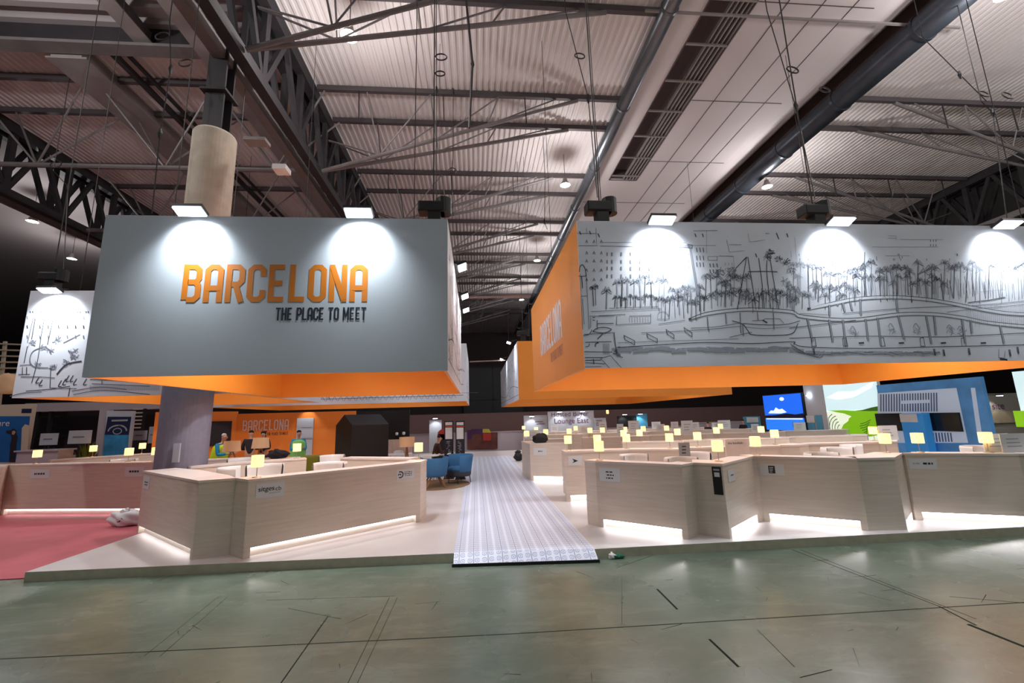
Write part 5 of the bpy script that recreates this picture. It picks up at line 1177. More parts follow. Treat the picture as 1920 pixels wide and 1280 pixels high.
SB = panelY('side_board', 'grey board left of the Hosted Buyer board', 'sign', 982, 780, 1026, 26.0, 'sign_grey'); mm = MB(); 
for k in range(2): c = atY(1003+k*3, 791+k*4, 25.97); mm.bb((c[0], 25.97, c[2]), (c[0]+.5, 25.99, c[2]+.03))
mm.build('printed_text', 'sign_text', SB)
SB2 = panelY('side_board', 'smaller pale board just right of the Hosted Buyer board', 'sign', 1115, 785, 1136, 25.0, 'sign_grey'); mm = MB()
for k in range(3): c = atY(1118, 789+k*4, 24.97); mm.bb((c[0], 24.97, c[2]), (c[0]+.35, 24.99, c[2]+.03))
mm.build('printed_text', 'sign_text', SB2)
def wash(px, py, Yd, label, e=25):
    c = atY(px, py, Yd); t = thing('board_light', label, 'spotlight', c, 0, 'small lamps over far boards')
    MB().box(c, (.3, .12, .07)).build('housing', 'dark_metal', t); MB().box(c+Vector((0, -.02, -.045)), (.26, .1, .02)).build('lens', 'bulb_far', t); MB().bar(c+Vector((0, 0, 0)), c+Vector((0, .5, -.2)), .03).build('arm', 'dark_metal', t)
    light('wash', 'SPOT', c-Vector((0, 0, .08)), e, (.9, .96, 1), t, .05, (c[0], c[1]+.45, c[2]-1.0), math.radians(100), .5)
for px, py, Yd, lb_ in [(1049, 771, 25.1, 'left lamp over the Hosted Buyer board'), (1092, 770, 25.1, 'right lamp over the Hosted Buyer board'), (997, 779, 25.6, 'lamp over the grey board left of Hosted Buyer'), (816, 783, 25.6, 'lamp over the small grey board left of the directory stands'), (1171, 776, 28.6, 'lamp over the dark double board'), (1200, 775, 28.6, 'lamp over the glassy corner board')]: wash(px, py, Yd, lb_)
panelY('side_board', 'small grey lit board left of the directory stands', 'sign', 805, 789, 828, 26.0, 'sign_grey'); panelY('side_board', 'dark double board under its own lamp beyond the rear lamps', 'sign', 1158, 781, 1192, 29, 'black'); panelY('side_board', 'glassy greenish board at the corner of the dark double board', 'sign', 1193, 777, 1213, 29, 'booth_cyan')
tag(MB().tube([atY(1139, 772, 30)-Vector((0, 0, .12)), atY(1139, 772, 30)+Vector((0, 0, .12))], .08, 10).build('wall_lamp', 'warm_bulb'), 'tiny warm orange wall lamp in the far dark', 'lamp')
panelY('booth_block', 'low grey booth block far right behind the rear counters', 'booth', 1290, 792, 1400, 31, 'partition', .5)
# dark hall gates far behind the aisle
t = thing('hall_gate', 'tall dark gate with frames in the far back wall seen up the aisle', 'gate', (2, 58, 0)); MB().bb((-1.5, 58.5, 0), (6.5, 58.7, 9)).build('gate_leaf', 'black', t)
for x in (-1.5, 2.4, 6.4): MB().bb((x-.08, 58.4, 0), (x+.08, 58.5, 9)).build('frame_post', 'steel_dark', t)
for z in (4.5, 8.9): MB().bb((-1.5, 58.4, z-.08), (6.5, 58.5, z+.08)).build('frame_rail', 'steel_dark', t)
# structure glimpsed at left edge: warm lit canopy
t = thing('slatted_canopy', 'warm-lit slatted canopy at the far left photo edge', 'canopy', (-24, 20, 3.5))
for k in range(7): a = atY(-60, 642+k*12, 21); b = atY(42, 646+k*11, 21); MB().bar(a, b, .12, .06).build('slat', 'beige', t)
MB().bar(atY(10, 640, 21.1), atY(-2, 760, 21.1), .1).build('post', 'beige', t); MB().bar(atY(-50, 640, 21.1), atY(-66, 900, 21.1), .1).build('post', 'beige', t)
lump('paper_lantern', atY(12, 722, 20.4), (.5, .3, .5), 'linen', t, 2, .1)

# ---------------------------------------------------------------- left exhibition stands
def floorz(): return .014
BP = thing('poster_wall', 'cream-framed wall with a blue portrait poster ending in ure, at the left edge', 'wall panel', (-15.5, 16.5, .014))
Yp = 16.5; a = atY(-80, 757, Yp); b = atY(62, 757, Yp); MB().bb((a[0], Yp, .014), (b[0], Yp+.15, b[2])).build('frame', 'beige', BP)
quad_px('poster', [(-70, 866), (46, 866), (56, 780), (-70, 780)], Yp-.012, 'poster_blue', BP, .01)
q = atY(-6, 799, Yp-.03); q1 = atY(17, 799, Yp-.03); words('ure', q, (1, 0, 0), (0, 0, 1), q1[0]-q[0]).build('lettering', 'letter_white', BP)
quad_px('corner_label', [(40, 774), (58, 774), (59, 766), (41, 766)], Yp-.012, 'poster_navy', BP, .01)
quad_px('printed_tower', [(38, 866), (50, 866), (55, 798), (47, 795), (41, 802)], Yp-.024, 'beige', BP, .008)
pr = quad_px('printed_figure', [(17, 866), (28, 866), (31, 828), (33, 818), (30, 813), (30, 806), (25, 803), (20, 806), (12, 807), (11, 811), (20, 814), (22, 822), (19, 834)], Yp-.024, 'clothes_dark', BP, .008)
quad_px('printed_face', [(22, 814), (26, 815), (29, 810), (27, 807), (23, 808)], Yp-.034, 'skin', BP, .006)
oc = thing('orange_chair', 'orange rounded chair in front of the blue portrait poster', 'chair', (atY(34, 860, 15.4)[0], 15.4, .014)); c = oc.location
MB().lathe([(.3, .35), (.36, .5), (.38, 1.0), (.35, 1.02), (.33, .5), (.28, .38)], c, 20, PI*.9, PI*2.1).build('backrest', 'poster_orange', oc, smooth=True); MB().lathe([(0, .35), (.34, .36), (.35, .44), (0, .46)], c, 20).build('seat', 'poster_orange', oc, smooth=True); MB().lathe([(0, .0), (.2, 0), (.03, .04), (.03, .36), (0, .36)], c, 16).build('pedestal', 'dark_metal', oc)
cb = thing('back_booth', 'dark open booth behind the left counters with shelves and grey lintel', 'booth', (-14, 20, .014))
a = atY(66, 762, 19.5); b = atY(214, 768, 19.5); MB().bb((a[0]-.4, 19.5, b[2]), (b[0]+2.2, 20.2, b[2]+.35)).build('lintel', 'partition', cb)
MB().bb((a[0], 21, .014), (b[0]+3, 21.1, b[2])).build('back_wall', 'dark_panel', cb)
for px in (66, 90): c = atY(px, 800, 19.6); MB().bb((c[0]-.05, 19.6, .014), (c[0]+.05, 19.7, b[2])).build('post', 'dark_metal', cb)
for k in range(4): c = atY(62, 782+k*14, 20.5); MB().bb((c[0], 20.5, c[2]), (c[0]+.9, 20.9, c[2]+.04)).build('shelf', 'dark_metal', cb)
ps = thing('poster_stand', 'white poster stand with navy sky and blue city poster', 'sign', (atY(222, 830, 16.5)[0], 16.5, .014))
quad_px('board', [(191, 872), (238, 872), (250, 770), (200, 770)], 16.5, 'booth_white', ps, .12)
quad_px('poster_sky', [(196, 815), (241, 815), (246, 781), (202, 781)], 16.485, 'poster_navy', ps, .01); quad_px('poster_city', [(192, 856), (238, 856), (241, 815), (196, 815)], 16.485, 'poster_cyan', ps, .01)
quad_px('pillar', [(176, 860), (190, 860), (200, 768), (187, 768)], 16.6, 'partition', ps, .3)
MB().bb((atY(191, 860, 16.55)[0]-.1, 16.5, .014), (atY(238, 860, 16.55)[0]-.2, 16.8, .7)).build('base', 'booth_white', ps)
q = atY(209, 790, 16.47); q1 = atY(239, 790, 16.47)
mm = MB(); mm.bb((q[0], 16.47, q[2]), (q1[0], 16.475, q[2]+.06)).bb((q[0]+.25, 16.47, q[2]-.17), (q1[0]-.2, 16.475, q[2]-.14)); mm.build('printed_text', 'sign_grey', ps)
m = MB(); cc = atY(220, 808, 16.47); m.ribbon([cc+Vector((.3*math.cos(a), 0, .2*math.sin(a))) for a in [PI*k/14 for k in range(15)]], .05, (0, 1, 0)).ribbon([cc+Vector((.14*math.cos(a), 0, .1*math.sin(a))) for a in [2*PI*k/14 for k in range(14)]], .03, (0, 1, 0), True); m.build('printed_dome', 'sign_grey', ps)
sl = thing('slatted_screen', 'stack of thin pale horizontal slats right of the poster stand', 'screen', (atY(262, 800, 19)[0], 19, .014))
for k in range(9): a = atY(249-k*.5, 768+k*7, 19); b = atY(270-k*1.2, 767+k*7, 19); MB().bb((a[0], 19, a[2]), (b[0], 19.08, a[2]+.05)).build('slat', 'beige', sl)
a = atY(271, 768, 19); MB().bb((a[0]-.06, 19.0, .014), (a[0]+.02, 19.1, a[2]+.05)).build('post', 'dark_metal', sl)
# cluttered tables behind the left counter
tb = thing('display_table', 'cloth-covered display table in the dark left booth', 'table', (atY(110, 850, 15)[0], 15, .014)); c = tb.location
MB().bb((c[0]-1.0, 14.7, .7), (c[0]+1.2, 15.4, .76)).build('tabletop', 'beige', tb); MB().bb((c[0]-.95, 14.75, .014), (c[0]+1.15, 15.35, .7)).build('cloth_skirt', 'booth_sand', tb)
for i, (px, py, w, h, m) in enumerate([(92, 823, .5, .35, 'sign_grey'), (150, 819, .65, .4, 'sign_grey'), (262, 816, .5, .35, 'sign_grey'), (287, 815, .3, .6, 'sign_grey')]):
    c = atY(px, py, 14.5 if i < 2 else 17.2); t = thing('table_sign', ['small white notice on a post in the dark left booth', 'larger white notice on a post in the dark left booth', 'pale notice on a post right of the navy poster', 'tall pale notice beside the column'][i], 'sign', (c[0], c[1], .014)); MB().box(c, (w, .02, h)).build('board', m, t); MB().bar((c[0], c[1]+.02, .02), (c[0], c[1]+.02, c[2]), .03).build('post', 'dark_metal', t)
    MB().bb((c[0]-w*.3, c[1]-.014, c[2]-.02), (c[0]+w*.2, c[1]-.011, c[2]+.02)).build('printed_text', 'ink_mid', t)
t = thing('information_desk', 'mauve low desk behind the lamp on the pinkish counter', 'desk', (atY(72, 860, 14)[0], 14, .014)); c = t.location; MB().bb((c[0]-.6, 14, .014), (c[0]+.5, 14.5, 1.45)).build('body', 'partition', t); MB().bb((c[0]-.65, 13.95, 1.45), (c[0]+.55, 14.55, 1.49)).build('desktop', 'partition', t)
t = thing('potted_plant', 'yellow-green leafy plant in the dark left booth', 'plant', (atY(166, 830, 15.6)[0], 15.6, .014)); c = t.location; MB().lathe([(0, 0), (.18, 0), (.22, .5), (0, .5)], c, 16).build('pot', 'dark_metal', t)
m = MB(); random.seed(3)
for k in range(60):
    a = random.uniform(0, 2*PI); b = random.uniform(.2, 1.1); o_ = c+Vector((0, 0, .5)); tip = o_+Vector((math.cos(a)*.35*b, math.sin(a)*.35*b, random.uniform(.4, 1.15))); s_ = Vector((-math.sin(a), math.cos(a), 0))*.05; md = o_.lerp(tip, .6)+Vector((0, 0, .1)); m.add([o_, md-s_, tip, md+s_], [(0, 1, 2, 3)])
m.build('leaves', 'olive', t)
for i, (px, py, w, h, m, lb_) in enumerate([(108, 842, .35, .3, 'booth_sand', 'sand-coloured carton on the left booth table'), (128, 838, .3, .5, 'sign_grey', 'grey upright folder rack on the left booth table')]):
    c = atY(px, py, 15.0); c[2] = .76+h/2; tag(MB().box(c, (w, .25, h)).build('carton', m, bevel=.01), lb_, 'box')
# litter and bags
t = thing('plastic_bag', 'crumpled white plastic bag against the pinkish counter on the red floor', 'bag', tuple(atz(230, 987, .014))); c = t.location
lump('bag_body', (c[0], c[1]+.1, .15), (.34, .16, .17), 'white', t, 8, .16, 4); lump('bag_neck', (c[0]-.05, c[1]+.1, .30), (.09, .06, .06), 'white', t, 5, .3)
m = MB(); y = c[1]-.085; m.ribbon([(c[0]-.02, y, .13), (c[0]+.02, y, .19), (c[0]+.06, y, .15)], .02, (0, 1, 0)).ribbon([(c[0]-.06, y, .12), (c[0]+.05, y, .17)], .015, (0, 1, 0)); m.build('printed_mark', 'letter_dark', t)
g = atz(1148, 1047, 0); t = thing('litter', 'crumpled white and green wrapper on the green floor by the carpet', 'litter', (g[0], g[1], 0)); lump('white_wrapper', (g[0], g[1], .035), (.05, .035, .045), 'white', t, 4, .3); lump('green_wrapper', (g[0]+.1, g[1], .028), (.075, .04, .036), 'litter_green', t, 6, .35)
g = atz(972, 864, PZ); t = thing('rubbish_sack', 'small black sack at the right edge of the carpet, far down the aisle', 'bag', (g[0], g[1], PZ)); lump('sack_body', (g[0], g[1], PZ+.17), (.2, .18, .2), 'black', t, 9, .2); lump('sack_neck', (g[0], g[1], PZ+.38), (.12, .1, .08), 'black', t, 2, .4)
c, p, zt, lb_ = on_counter(1005, 14.5); t = thing('backpack', 'black bag on the counter left of the grey word notice', 'bag', (p[0]+.15, p[1], zt)); lump('bag_body', (p[0]+.15, p[1], zt+.13), (.24, .13, .17), 'black', t, 12, .12); MB().tube([(p[0]+.05, p[1], zt+.22), (p[0]+.12, p[1], zt+.3), (p[0]+.2, p[1], zt+.22)], .012, 6).build('handle', 'black', t)

# ---------------------------------------------------------------- right exhibition stands (faces turned to the aisle)
XB_ = 14.6
def qx(name, pts, m, parent, X=XB_, th=.04): return MB().plate([atX(x, y, X) for x, y in pts], (1, 0, 0), th).build(name, m, parent)
def vx(px, py, X=XB_): return atX(px, py, X)
def rectx(px0, pyt, px1, pyb, X=XB_):
    a = atX(px0, pyt, X); b = atX(px1, pyt, X); c = atX(px0, pyb, X); return [(X, a[1], c[2]), (X, b[1], c[2]), (X, b[1], max(a[2], b[2])), (X, a[1], max(a[2], b[2]))]
def rx(name, px0, pyt, px1, pyb, m, parent, X=XB_, th=.03, z0=None):
    r = rectx(px0, pyt, px1, pyb, X); 
    if z0 is not None: r = [(X, r[0][1], z0), (X, r[1][1], z0), r[2], r[3]]
    return MB().plate(r, (1, 0, 0), th).build(name, m, parent), r
s1 = thing('led_screen', 'bright blue screen showing sea and clouds on the right stand', 'screen', (14.6, 20, .1))
_, R_ = rx('frame', 1429, 741, 1504, 806, 'black', s1, 14.62, .1); y_a, y_b, zb_, zt_ = R_[0][1], R_[1][1], R_[0][2], R_[2][2]
def sx_(u, v, k=0): return (14.60-k, y_a+(y_b-y_a)*u, zb_+(zt_-zb_)*v)
def sp(name, pts, m, parent, k): MB().add([sx_(u, v, k) for u, v in pts], [tuple(range(len(pts)))]).build(name, m, parent)
sp('screen_sky', [(.02, .42), (.98, .42), (.98, .98), (.02, .98)], 'screen_blue', s1, 0); sp('screen_sea', [(.02, .02), (.98, .02), (.98, .35), (.02, .35)], 'screen_sea', s1, 0)
sp('screen_shore', [(.02, .35), (.98, .35), (.98, .47), (.8, .44), (.6, .47), (.3, .43), (.02, .42)], 'screen_shore', s1, .004)
sp('screen_cloud', [(.12, .48), (.2, .56), (.28, .55), (.34, .64), (.42, .58), (.5, .6), (.6, .5), (.45, .47)], 'screen_cloud', s1, .006); sp('screen_moon', [(.52+.06*math.cos(a), .86+.05*math.sin(a)) for a in [2*PI*k/12 for k in range(12)]], 'screen_cloud', s1, .006)
sp('screen_wave', [(.05, .31), (.95, .31), (.95, .34), (.05, .34)], 'screen_cloud', s1, .003); sp('screen_boat', [(.70, .12), (.74, .12), (.73, .24), (.71, .24)], 'screen_shore', s1, .006)
MB().bb((14.62, min(y_a, y_b), .124), (14.7, max(y_a, y_b), zb_)).build('support', 'black', s1)
s2 = thing('exhibition_wall', 'pale grey stand wall between blue screen and green landscape', 'wall panel', (14.7, 18, .124)); rx('panel', 1505, 722, 1543, 850, 'booth_white', s2, 14.7, .1, .124)
c = vx(1517, 741, 14.69); MB().lathe([(0, -.02), (.12, -.02), (.13, 0), (0, 0)], c, 16).build('downlight', 'bulb_far', s2)
rx('cyan_stripe', 1528, 778, 1540, 850, 'booth_cyan', s2, 14.68, .012, .124); rx('name_plate', 1506, 779, 1526, 792, 'paper', s2, 14.66, .012); rx('cyan_counter_face', 1508, 793, 1527, 850, 'booth_cyan', s2, 14.67, .012, .124)
s3 = thing('backlit_picture', 'backlit landscape picture with bright green field and pale sky', 'picture', (14.6, 15, .124)); _, R_ = rx('frame', 1541, 712, 1643, 832, 'booth_white', s3, 14.6, .12); y_a, y_b, zb_, zt_ = R_[0][1], R_[1][1], R_[0][2], R_[2][2]
sx_ = lambda u, v, k=0: (14.595-k, y_a+(y_b-y_a)*u, zb_+(zt_-zb_)*v)
sp('picture_sky', [(0, .5), (1, .5), (1, 1), (0, 1)], 'pic_sky', s3, 0); sp('picture_fields', [(0, 0), (1, 0), (1, .52), (0, .52)], 'pic_pale', s3, 0)
sp('picture_hill', [(.35, .50), (.7, .52), (.85, .55), (1, .57), (1, .47), (.6, .47), (.4, .48)], 'pic_green_dark', s3, .003)
sp('picture_hill', [(.02, .52), (.35, .52), (.8, .50), (1, .50), (1, .44), (.5, .42), (.35, .47)], 'pic_green', s3, .004)
sp('picture_field', [(.42, .40), (.5, .44), (1, .46), (1, .20), (.75, .15), (.45, .15), (.3, .18), (.24, .24), (.3, .31), (.4, .36)], 'pic_green', s3, .005)
sp('picture_cloud', [(.05, .72), (.3, .8), (.6, .78), (.95, .9), (.9, .82), (.55, .7), (.25, .68)], 'pic_cloud', s3, .004); sp('picture_cloud', [(.4, .9), (.7, .97), (.98, .98), (.95, .94), (.7, .9)], 'pic_cloud', s3, .004)
m = MB()
for k in range(9):
    r = .06+k*.04; P_ = [sx_(.24-.01*k+r*1.1*math.cos(a)*-1, .24+r*1.1*math.sin(a), .006) for a in [PI*(-.45+.9*j/12) for j in range(13)]]
    P_ = [p for p in P_ if (p[1]-y_a)/(y_b-y_a) > .01 and .02 < (p[2]-zb_)/(zt_-zb_) < .47]
    if len(P_) > 2: m.ribbon(P_, .03, (1, 0, 0))
m.build('picture_furrows', 'pic_furrow', s3)
m = MB()
for k in range(7): m.ribbon([sx_(.62+.03*math.sin(k), .14+.03*k, .007), sx_(.7, .16+.03*k, .007), sx_(.68+.02*k, .2+.03*k, .007)], .025, (1, 0, 0))
m.build('picture_streaks', 'pic_green_dark', s3)
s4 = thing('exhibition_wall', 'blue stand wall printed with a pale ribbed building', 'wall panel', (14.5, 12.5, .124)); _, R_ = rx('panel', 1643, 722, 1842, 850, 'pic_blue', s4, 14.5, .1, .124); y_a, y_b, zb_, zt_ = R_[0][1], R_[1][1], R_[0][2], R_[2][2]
def uv(px, py): p = atX(px, py, 14.49); return (14.49, p[1], p[2])
def sq(name, pts, m, parent, k=0): MB().plate([(14.49-k, uv(x, y)[1], uv(x, y)[2]) for x, y in pts], (1, 0, 0), .006).build(name, m, parent)
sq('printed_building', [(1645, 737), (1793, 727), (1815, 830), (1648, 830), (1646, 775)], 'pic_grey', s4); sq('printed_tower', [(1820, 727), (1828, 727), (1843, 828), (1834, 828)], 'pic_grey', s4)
m = MB()
for k in range(22): x = 1651+k*5.0; m.plate([(14.478, uv(x, 771)[1], uv(x, 771)[2]), (14.478, uv(x+2.2, 771)[1], uv(x+2.2, 771)[2]), (14.478, uv(x+1.4, 735)[1], uv(x+1.4, 739-k*.15)[2]), (14.478, uv(x-.8, 735)[1], uv(x-.8, 739-k*.15)[2])], (1, 0, 0), .004)
for k in range(9): x = 1740+k*5.5; m.plate([(14.478, uv(x, 828)[1], uv(x, 828)[2]), (14.478, uv(x+2.4, 828)[1], uv(x+2.4, 828)[2]), (14.478, uv(x, 811)[1], uv(x, 811)[2]), (14.478, uv(x-2.4, 811)[1], uv(x-2.4, 811)[2])], (1, 0, 0), .004)
m.build('printed_slats', 'pic_slat', s4); sq('printed_name_band', [(1690, 757), (1744, 755), (1743, 749), (1689, 751)], 'pic_grey', s4, .02)
for i, (x0_, yt_, x1_, yb_) in enumerate([(1640, 775, 1688, 806), (1727, 774, 1797, 807)]):
    t = thing('television', ['smaller dark screen left of the blue column on the ribbed building wall', 'wide dark screen on the ribbed building wall'][i], 'television', vx(x0_, yb_, 14.4)); _, r = rx('frame', x0_, yt_, x1_, yb_, 'black', t, 14.42, .05); MB().plate([(14.415, v[1], v[2]) for v in r], (1, 0, 0), .004).build('screen', 'tv', t)
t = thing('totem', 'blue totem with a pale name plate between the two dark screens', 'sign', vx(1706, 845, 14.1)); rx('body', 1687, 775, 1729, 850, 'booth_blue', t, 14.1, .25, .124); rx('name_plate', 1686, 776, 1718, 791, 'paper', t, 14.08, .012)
t = thing('exhibition_booth', 'olive-grey booth with the word site lit by one lamp, near the right edge', 'booth', (16, 16.5, .0)); Yb = 17.5
a = atY(1842, 738, Yb); b = atY(1908, 736, Yb); MB().bb((a[0], Yb, 0), (b[0]+2, Yb+.15, a[2])).build('back_wall', 'booth_sitn', t); c = atY(1843, 772, Yb-.05); d = atY(1915, 772, Yb-.05); MB().bb((c[0], Yb-.06, 1.2), (d[0], Yb-.004, c[2])).build('printed_landscape', 'booth_sand', t)
q = atY(1862, 767, Yb-.02); q1 = atY(1884, 767, Yb-.02); words('site', q, (1, 0, 0), (0, 0, 1), q1[0]-q[0]).build('lettering', 'sign_text', t)
c = atY(1874, 740, Yb-.5); l_ = thing('board_light', 'lamp washing the wall above the word site', 'spotlight', c); MB().box(c, (.25, .12, .06)).build('housing', 'dark_metal', l_); MB().box(c-Vector((0, 0, .04)), (.2, .1, .02)).build('lens', 'bulb_far', l_); MB().bar(c, c+Vector((0, .5, .03)), .03).build('arm', 'dark_metal', l_); light('wash', 'SPOT', c-Vector((0, 0, .07)), 40, (1, .97, .9), l_, .05, (c[0], Yb, c[2]-1.2), math.radians(100), .5)
t = thing('backlit_picture', 'tall backlit sky-blue picture cut by the right photo edge', 'picture', vx(1915, 830, 12.5)); rx('panel', 1897, 697, 1975, 850, 'pic_sky', t, 12.5, .15, .124); rx('picture_field', 1899, 770, 1975, 800, 'pic_green', t, 12.49, .008)
t = thing('totem', 'slate-blue kiosk with a white name plate beside the two dark figures', 'sign', atY(1410, 840, 22)); a = atY(1399, 781, 22); b = atY(1425, 781, 22); MB().bb((a[0], 22, .124), (b[0], 22.3, a[2])).build('body', 'booth_cyan', t); c = atY(1401, 792, 21.98); d = atY(1421, 782, 21.98); MB().bb((c[0], 21.97, c[2]), (d[0], 21.99, d[2])).build('name_plate', 'paper', t)
struct('wall_stands_right', MB().bb((14.9, 12.95, 0), (15.1, 21.0, 2.3)), 'hall_wall')

# ================================================================ PEOPLE
def skin_mesh(name, verts, edges, m, parent, sub=2, root=0):
    me = bpy.data.meshes.new(name); me.from_pydata([v[:3] for v in verts], edges, []); o = bpy.data.objects.new(name, me); COL.objects.link(o); o.parent = parent
    me.materials.append(MT[m]); sk = o.modifiers.new('skin', 'SKIN'); sk.use_smooth_shade = True
    sv = me.skin_vertices[0].data
    for i, v in enumerate(verts): sv[i].radius = (v[3], v[4] if len(v) > 4 else v[3]); sv[i].use_root = (i == root)
    s = o.modifiers.new('sub', 'SUBSURF'); s.levels = s.render_levels = sub; return o
def person(x, y, z, rz, label, top, legs, hair, s=1.0, arms='down', vest=None, hood=False, lean=0.0, cap=None, seated=False):
    t = thing('person', label, 'person', (0, 0, 0)); L_ = lean
    hipz = .95 if not seated else .5; dz = hipz-.95
    V = [(0, 0, .95+dz, .14, .11), (0, -L_*.3, 1.15+dz, .125, .095), (0, -L_*.7, 1.36+dz, .155, .10), (0, -L_, 1.47+dz, .06), (0, -L_*1.1-.01, 1.54+dz, .052), (0, -L_*1.2-.02, 1.63+dz, .078, .092), (0, -L_*1.2-.015, 1.70+dz, .07, .085)]
    E = [(0, 1), (1, 2), (2, 3), (3, 4), (4, 5), (5, 6)]
    cloth_arm = []; hands = []
    for sd in (-1, 1):
        b = len(V); sh = (sd*.17, -L_*.8, 1.42+dz)
        if arms == 'down': el = (sd*.235, -L_*.5, 1.14+dz); wr = (sd*.24, -.06-L_*.5, .88+dz)
        elif arms == 'folded': el = (sd*.25, -.03-L_, 1.13+dz); wr = (sd*.02, -.20-L_, 1.17+dz)
        else: el = (sd*.22, -.06-L_, 1.13+dz); wr = (sd*.12, -.30-L_, 1.16+dz)
        V += [(*sh, .055), (*el, .042), (*wr, .027)]; E += [(2, b), (b, b+1), (b+1, b+2)]
        d = (Vector(wr)-Vector(el)).normalized(); pc_ = Vector(wr)+d*.06; k = len(V); V.append((*pc_, .034, .018)); E.append((b+2, k))
        side = d.orthogonal().normalized() if abs(d.z) < .9 else Vector((0, 1, 0)); side = (side-d*side.dot(d)).normalized()
        for f in range(4):
            o1 = pc_+side*(-.03+.02*f)+d*.035; ln = (.06, .072, .068, .052)[f]; o2 = o1+d*ln*.6+Vector((0, -.008, 0)); o3 = o2+d*ln*.4+Vector((0, -.018, -.005)); kk = len(V)
            V += [(*o1, .0095), (*o2, .0085), (*o3, .007)]; E += [(k, kk), (kk, kk+1), (kk+1, kk+2)]
        o1 = pc_+side*-.04-d*.01; o2 = o1+side*-.015+d*.04; kk = len(V); V += [(*o1, .010), (*o2, .008)]; E += [(k, kk), (kk, kk+1)]
        cloth_arm.append((sh, el, wr))
    for sd in (-1, 1):
        b = len(V)
        if seated: V += [(sd*.09, -.02, .48, .09), (sd*.11, -.44, .5, .065), (sd*.11, -.46, .1, .04), (sd*.11, -.58, .04, .035)]
        else: V += [(sd*.09, 0, .86, .09), (sd*.10, -.015, .49, .062), (sd*.10, .02, .10, .04), (sd*.11, -.12, .035, .034)]
        E += [(0, b), (b, b+1), (b+1, b+2), (b+2, b+3)]
    body = skin_mesh('body', V, E, 'skin', t)
    # clothing
    g = .018; TV_ = [(0, 0, .90+dz, .155, .125), (0, -L_*.3, 1.15+dz, .145, .112), (0, -L_*.7, 1.36+dz, .172, .118), (0, -L_*.95, 1.45+dz, .085)]; TE = [(0, 1), (1, 2), (2, 3)]
    for (sh, el, wr) in cloth_arm:
        b = len(TV_); w2 = Vector(el).lerp(Vector(wr), .88); TV_ += [(*sh, .072), (*el, .058), (*w2, .042)]; TE += [(2, b), (b, b+1), (b+1, b+2)]
    skin_mesh('jacket', TV_, TE, top, t)
    if vest: skin_mesh('safety_vest', [(0, 0, .70+dz, .29, .25), (0, -L_*.3, 1.08+dz, .27, .23), (0, -L_*.7, 1.34+dz, .27, .215), (0, -L_*.95, 1.47+dz, .17, .15)], [(0, 1), (1, 2), (2, 3)], vest, t)
    LV = [(0, 0, .95+dz, .15, .12)]; LE = []
    for sd in (-1, 1):
        b = len(LV)
        if seated: LV += [(sd*.09, -.04, .48, .105), (sd*.11, -.44, .5, .08), (sd*.11, -.46, .14, .055)]
        else: LV += [(sd*.09, 0, .84, .105), (sd*.10, -.015, .49, .078), (sd*.10, .02, .12, .06)]
        LE += [(0, b), (b, b+1), (b+1, b+2)]
    skin_mesh('trousers', LV, LE, legs, t)
    for sd in (-1, 1):
        yy = -.46 if seated else .02
        skin_mesh('shoe', [(sd*.105, yy+.03, .045, .045), (sd*.11, yy-.08, .04, .045, .04), (sd*.115, yy-.17, .03, .036, .03)], [(0, 1), (1, 2)], 'black', t)
    hy = -L_*1.2-.02; hz = 1.64+dz
    hr = [(0, hy+.035, hz+.02, .085, .075), (0, hy+.02, hz+.075, .085, .08), (0, hy-.03, hz+.095, .06, .05)]
    if hood: hr += [(0, hy+.06, hz-.08, .075, .05), (0, hy+.07, hz-.2, .07, .04)]
    skin_mesh('hair', hr, [(0, 1), (1, 2)]+([(0, 3), (3, 4)] if hood else []), hair, t)
    m = MB().lathe([(0, .02), (.012, .012), (.016, -.01), (.008, -.022), (0, -.022)], (0, hy-.098, hz-.005), 8); m.build('nose', 'skin', t, local=True, smooth=True)
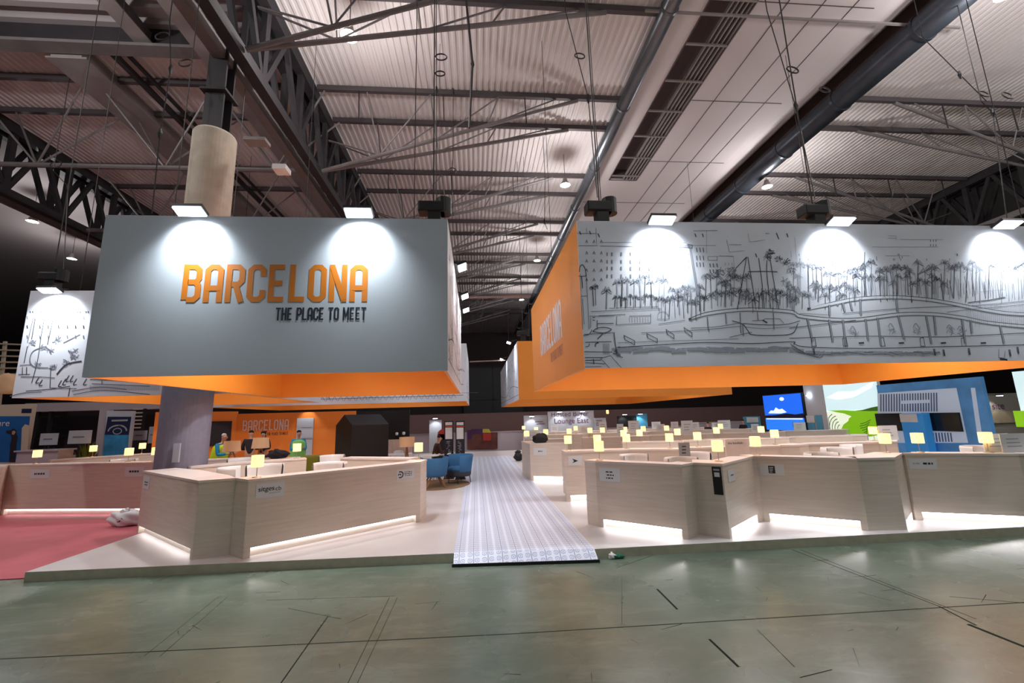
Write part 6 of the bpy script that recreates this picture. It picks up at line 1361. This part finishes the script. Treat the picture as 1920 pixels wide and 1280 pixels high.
    for sd in (-1, 1):
        MB().lathe([(0, -.008), (.009, 0), (0, .008)], (sd*.032, hy-.088, hz+.018), 8).build('eye', 'black', t, local=True, smooth=True)
        MB().lathe([(0, -.028), (.013, -.01), (.015, .014), (0, .028)], (sd*.084, hy+.008, hz-.0), 8).build('ear', 'skin', t, local=True, smooth=True)
    MB().box((0, hy-.086, hz-.045), (.045, .008, .009)).build('mouth', 'picture_red', t, local=True)
    t.location = (x, y, z); t.rotation_euler = (0, 0, rz); t.scale = (s, s, s); return t
def stand(px, py, Y_, *a, **k):
    """head top seen at px, py"""
    p = atY(px, py, Y_); s = (p[2]-PZ)/1.80; return person(p[0], Y_, PZ, *a, s=s, **k)
stand(413, 810, 13.6, 1.35, 'person in a yellow hi-vis vest over blue sleeves, grey hair, looking down right', 'jacket_blue', 'clothes_dark', 'hair_grey', arms='front', vest='hi_vis', lean=.12)
stand(472, 804, 15.4, PI+.3, 'person in dark jacket seen from behind before the BARCELONA wall', 'clothes_dark', 'clothes_grey', 'hair_dark', arms='folded')
stand(495, 806, 16.2, .1, 'person with long dark hair facing the camera behind the linen lamp', 'clothes_dark', 'clothes_dark', 'hair_dark', arms='folded', hood=True)
stand(561, 804, 15.0, .5, 'person in blue jacket with green vest holding a bag before the white panel', 'jacket_blue', 'clothes_brown', 'hair_dark', arms='front', vest='hi_vis2')
stand(1325, 790, 21.0, 2.2, 'dark-clothed person, left of the two figures before the slate-blue kiosk', 'clothes_dark', 'clothes_dark', 'hair_dark', arms='front', lean=.1)
stand(1392, 785, 20.6, -1.2, 'dark-clothed person standing against the slate-blue kiosk', 'clothes_dark', 'clothes_dark', 'hair_dark', arms='folded')
c = atY(814, 812, 16.6); person(c[0], 16.6, PZ, PI*.6, 'person in brown seated at the round white table, looking down', 'clothes_brown', 'clothes_dark', 'hair_dark', s=1.02, arms='front', lean=.15, seated=True)
t = thing('stool', 'plain stool under the seated person in brown', 'stool', (c[0], 16.6, PZ)); MB().lathe([(0, .40), (.19, .40), (.19, .43), (0, .43)], (c[0], 16.6, PZ), 20).build('seat', 'white_plastic', t); MB().lathe([(0, 0), (.16, 0), (.02, .03), (.02, .40), (0, .40)], (c[0], 16.6, PZ), 16).build('pedestal', 'white', t)
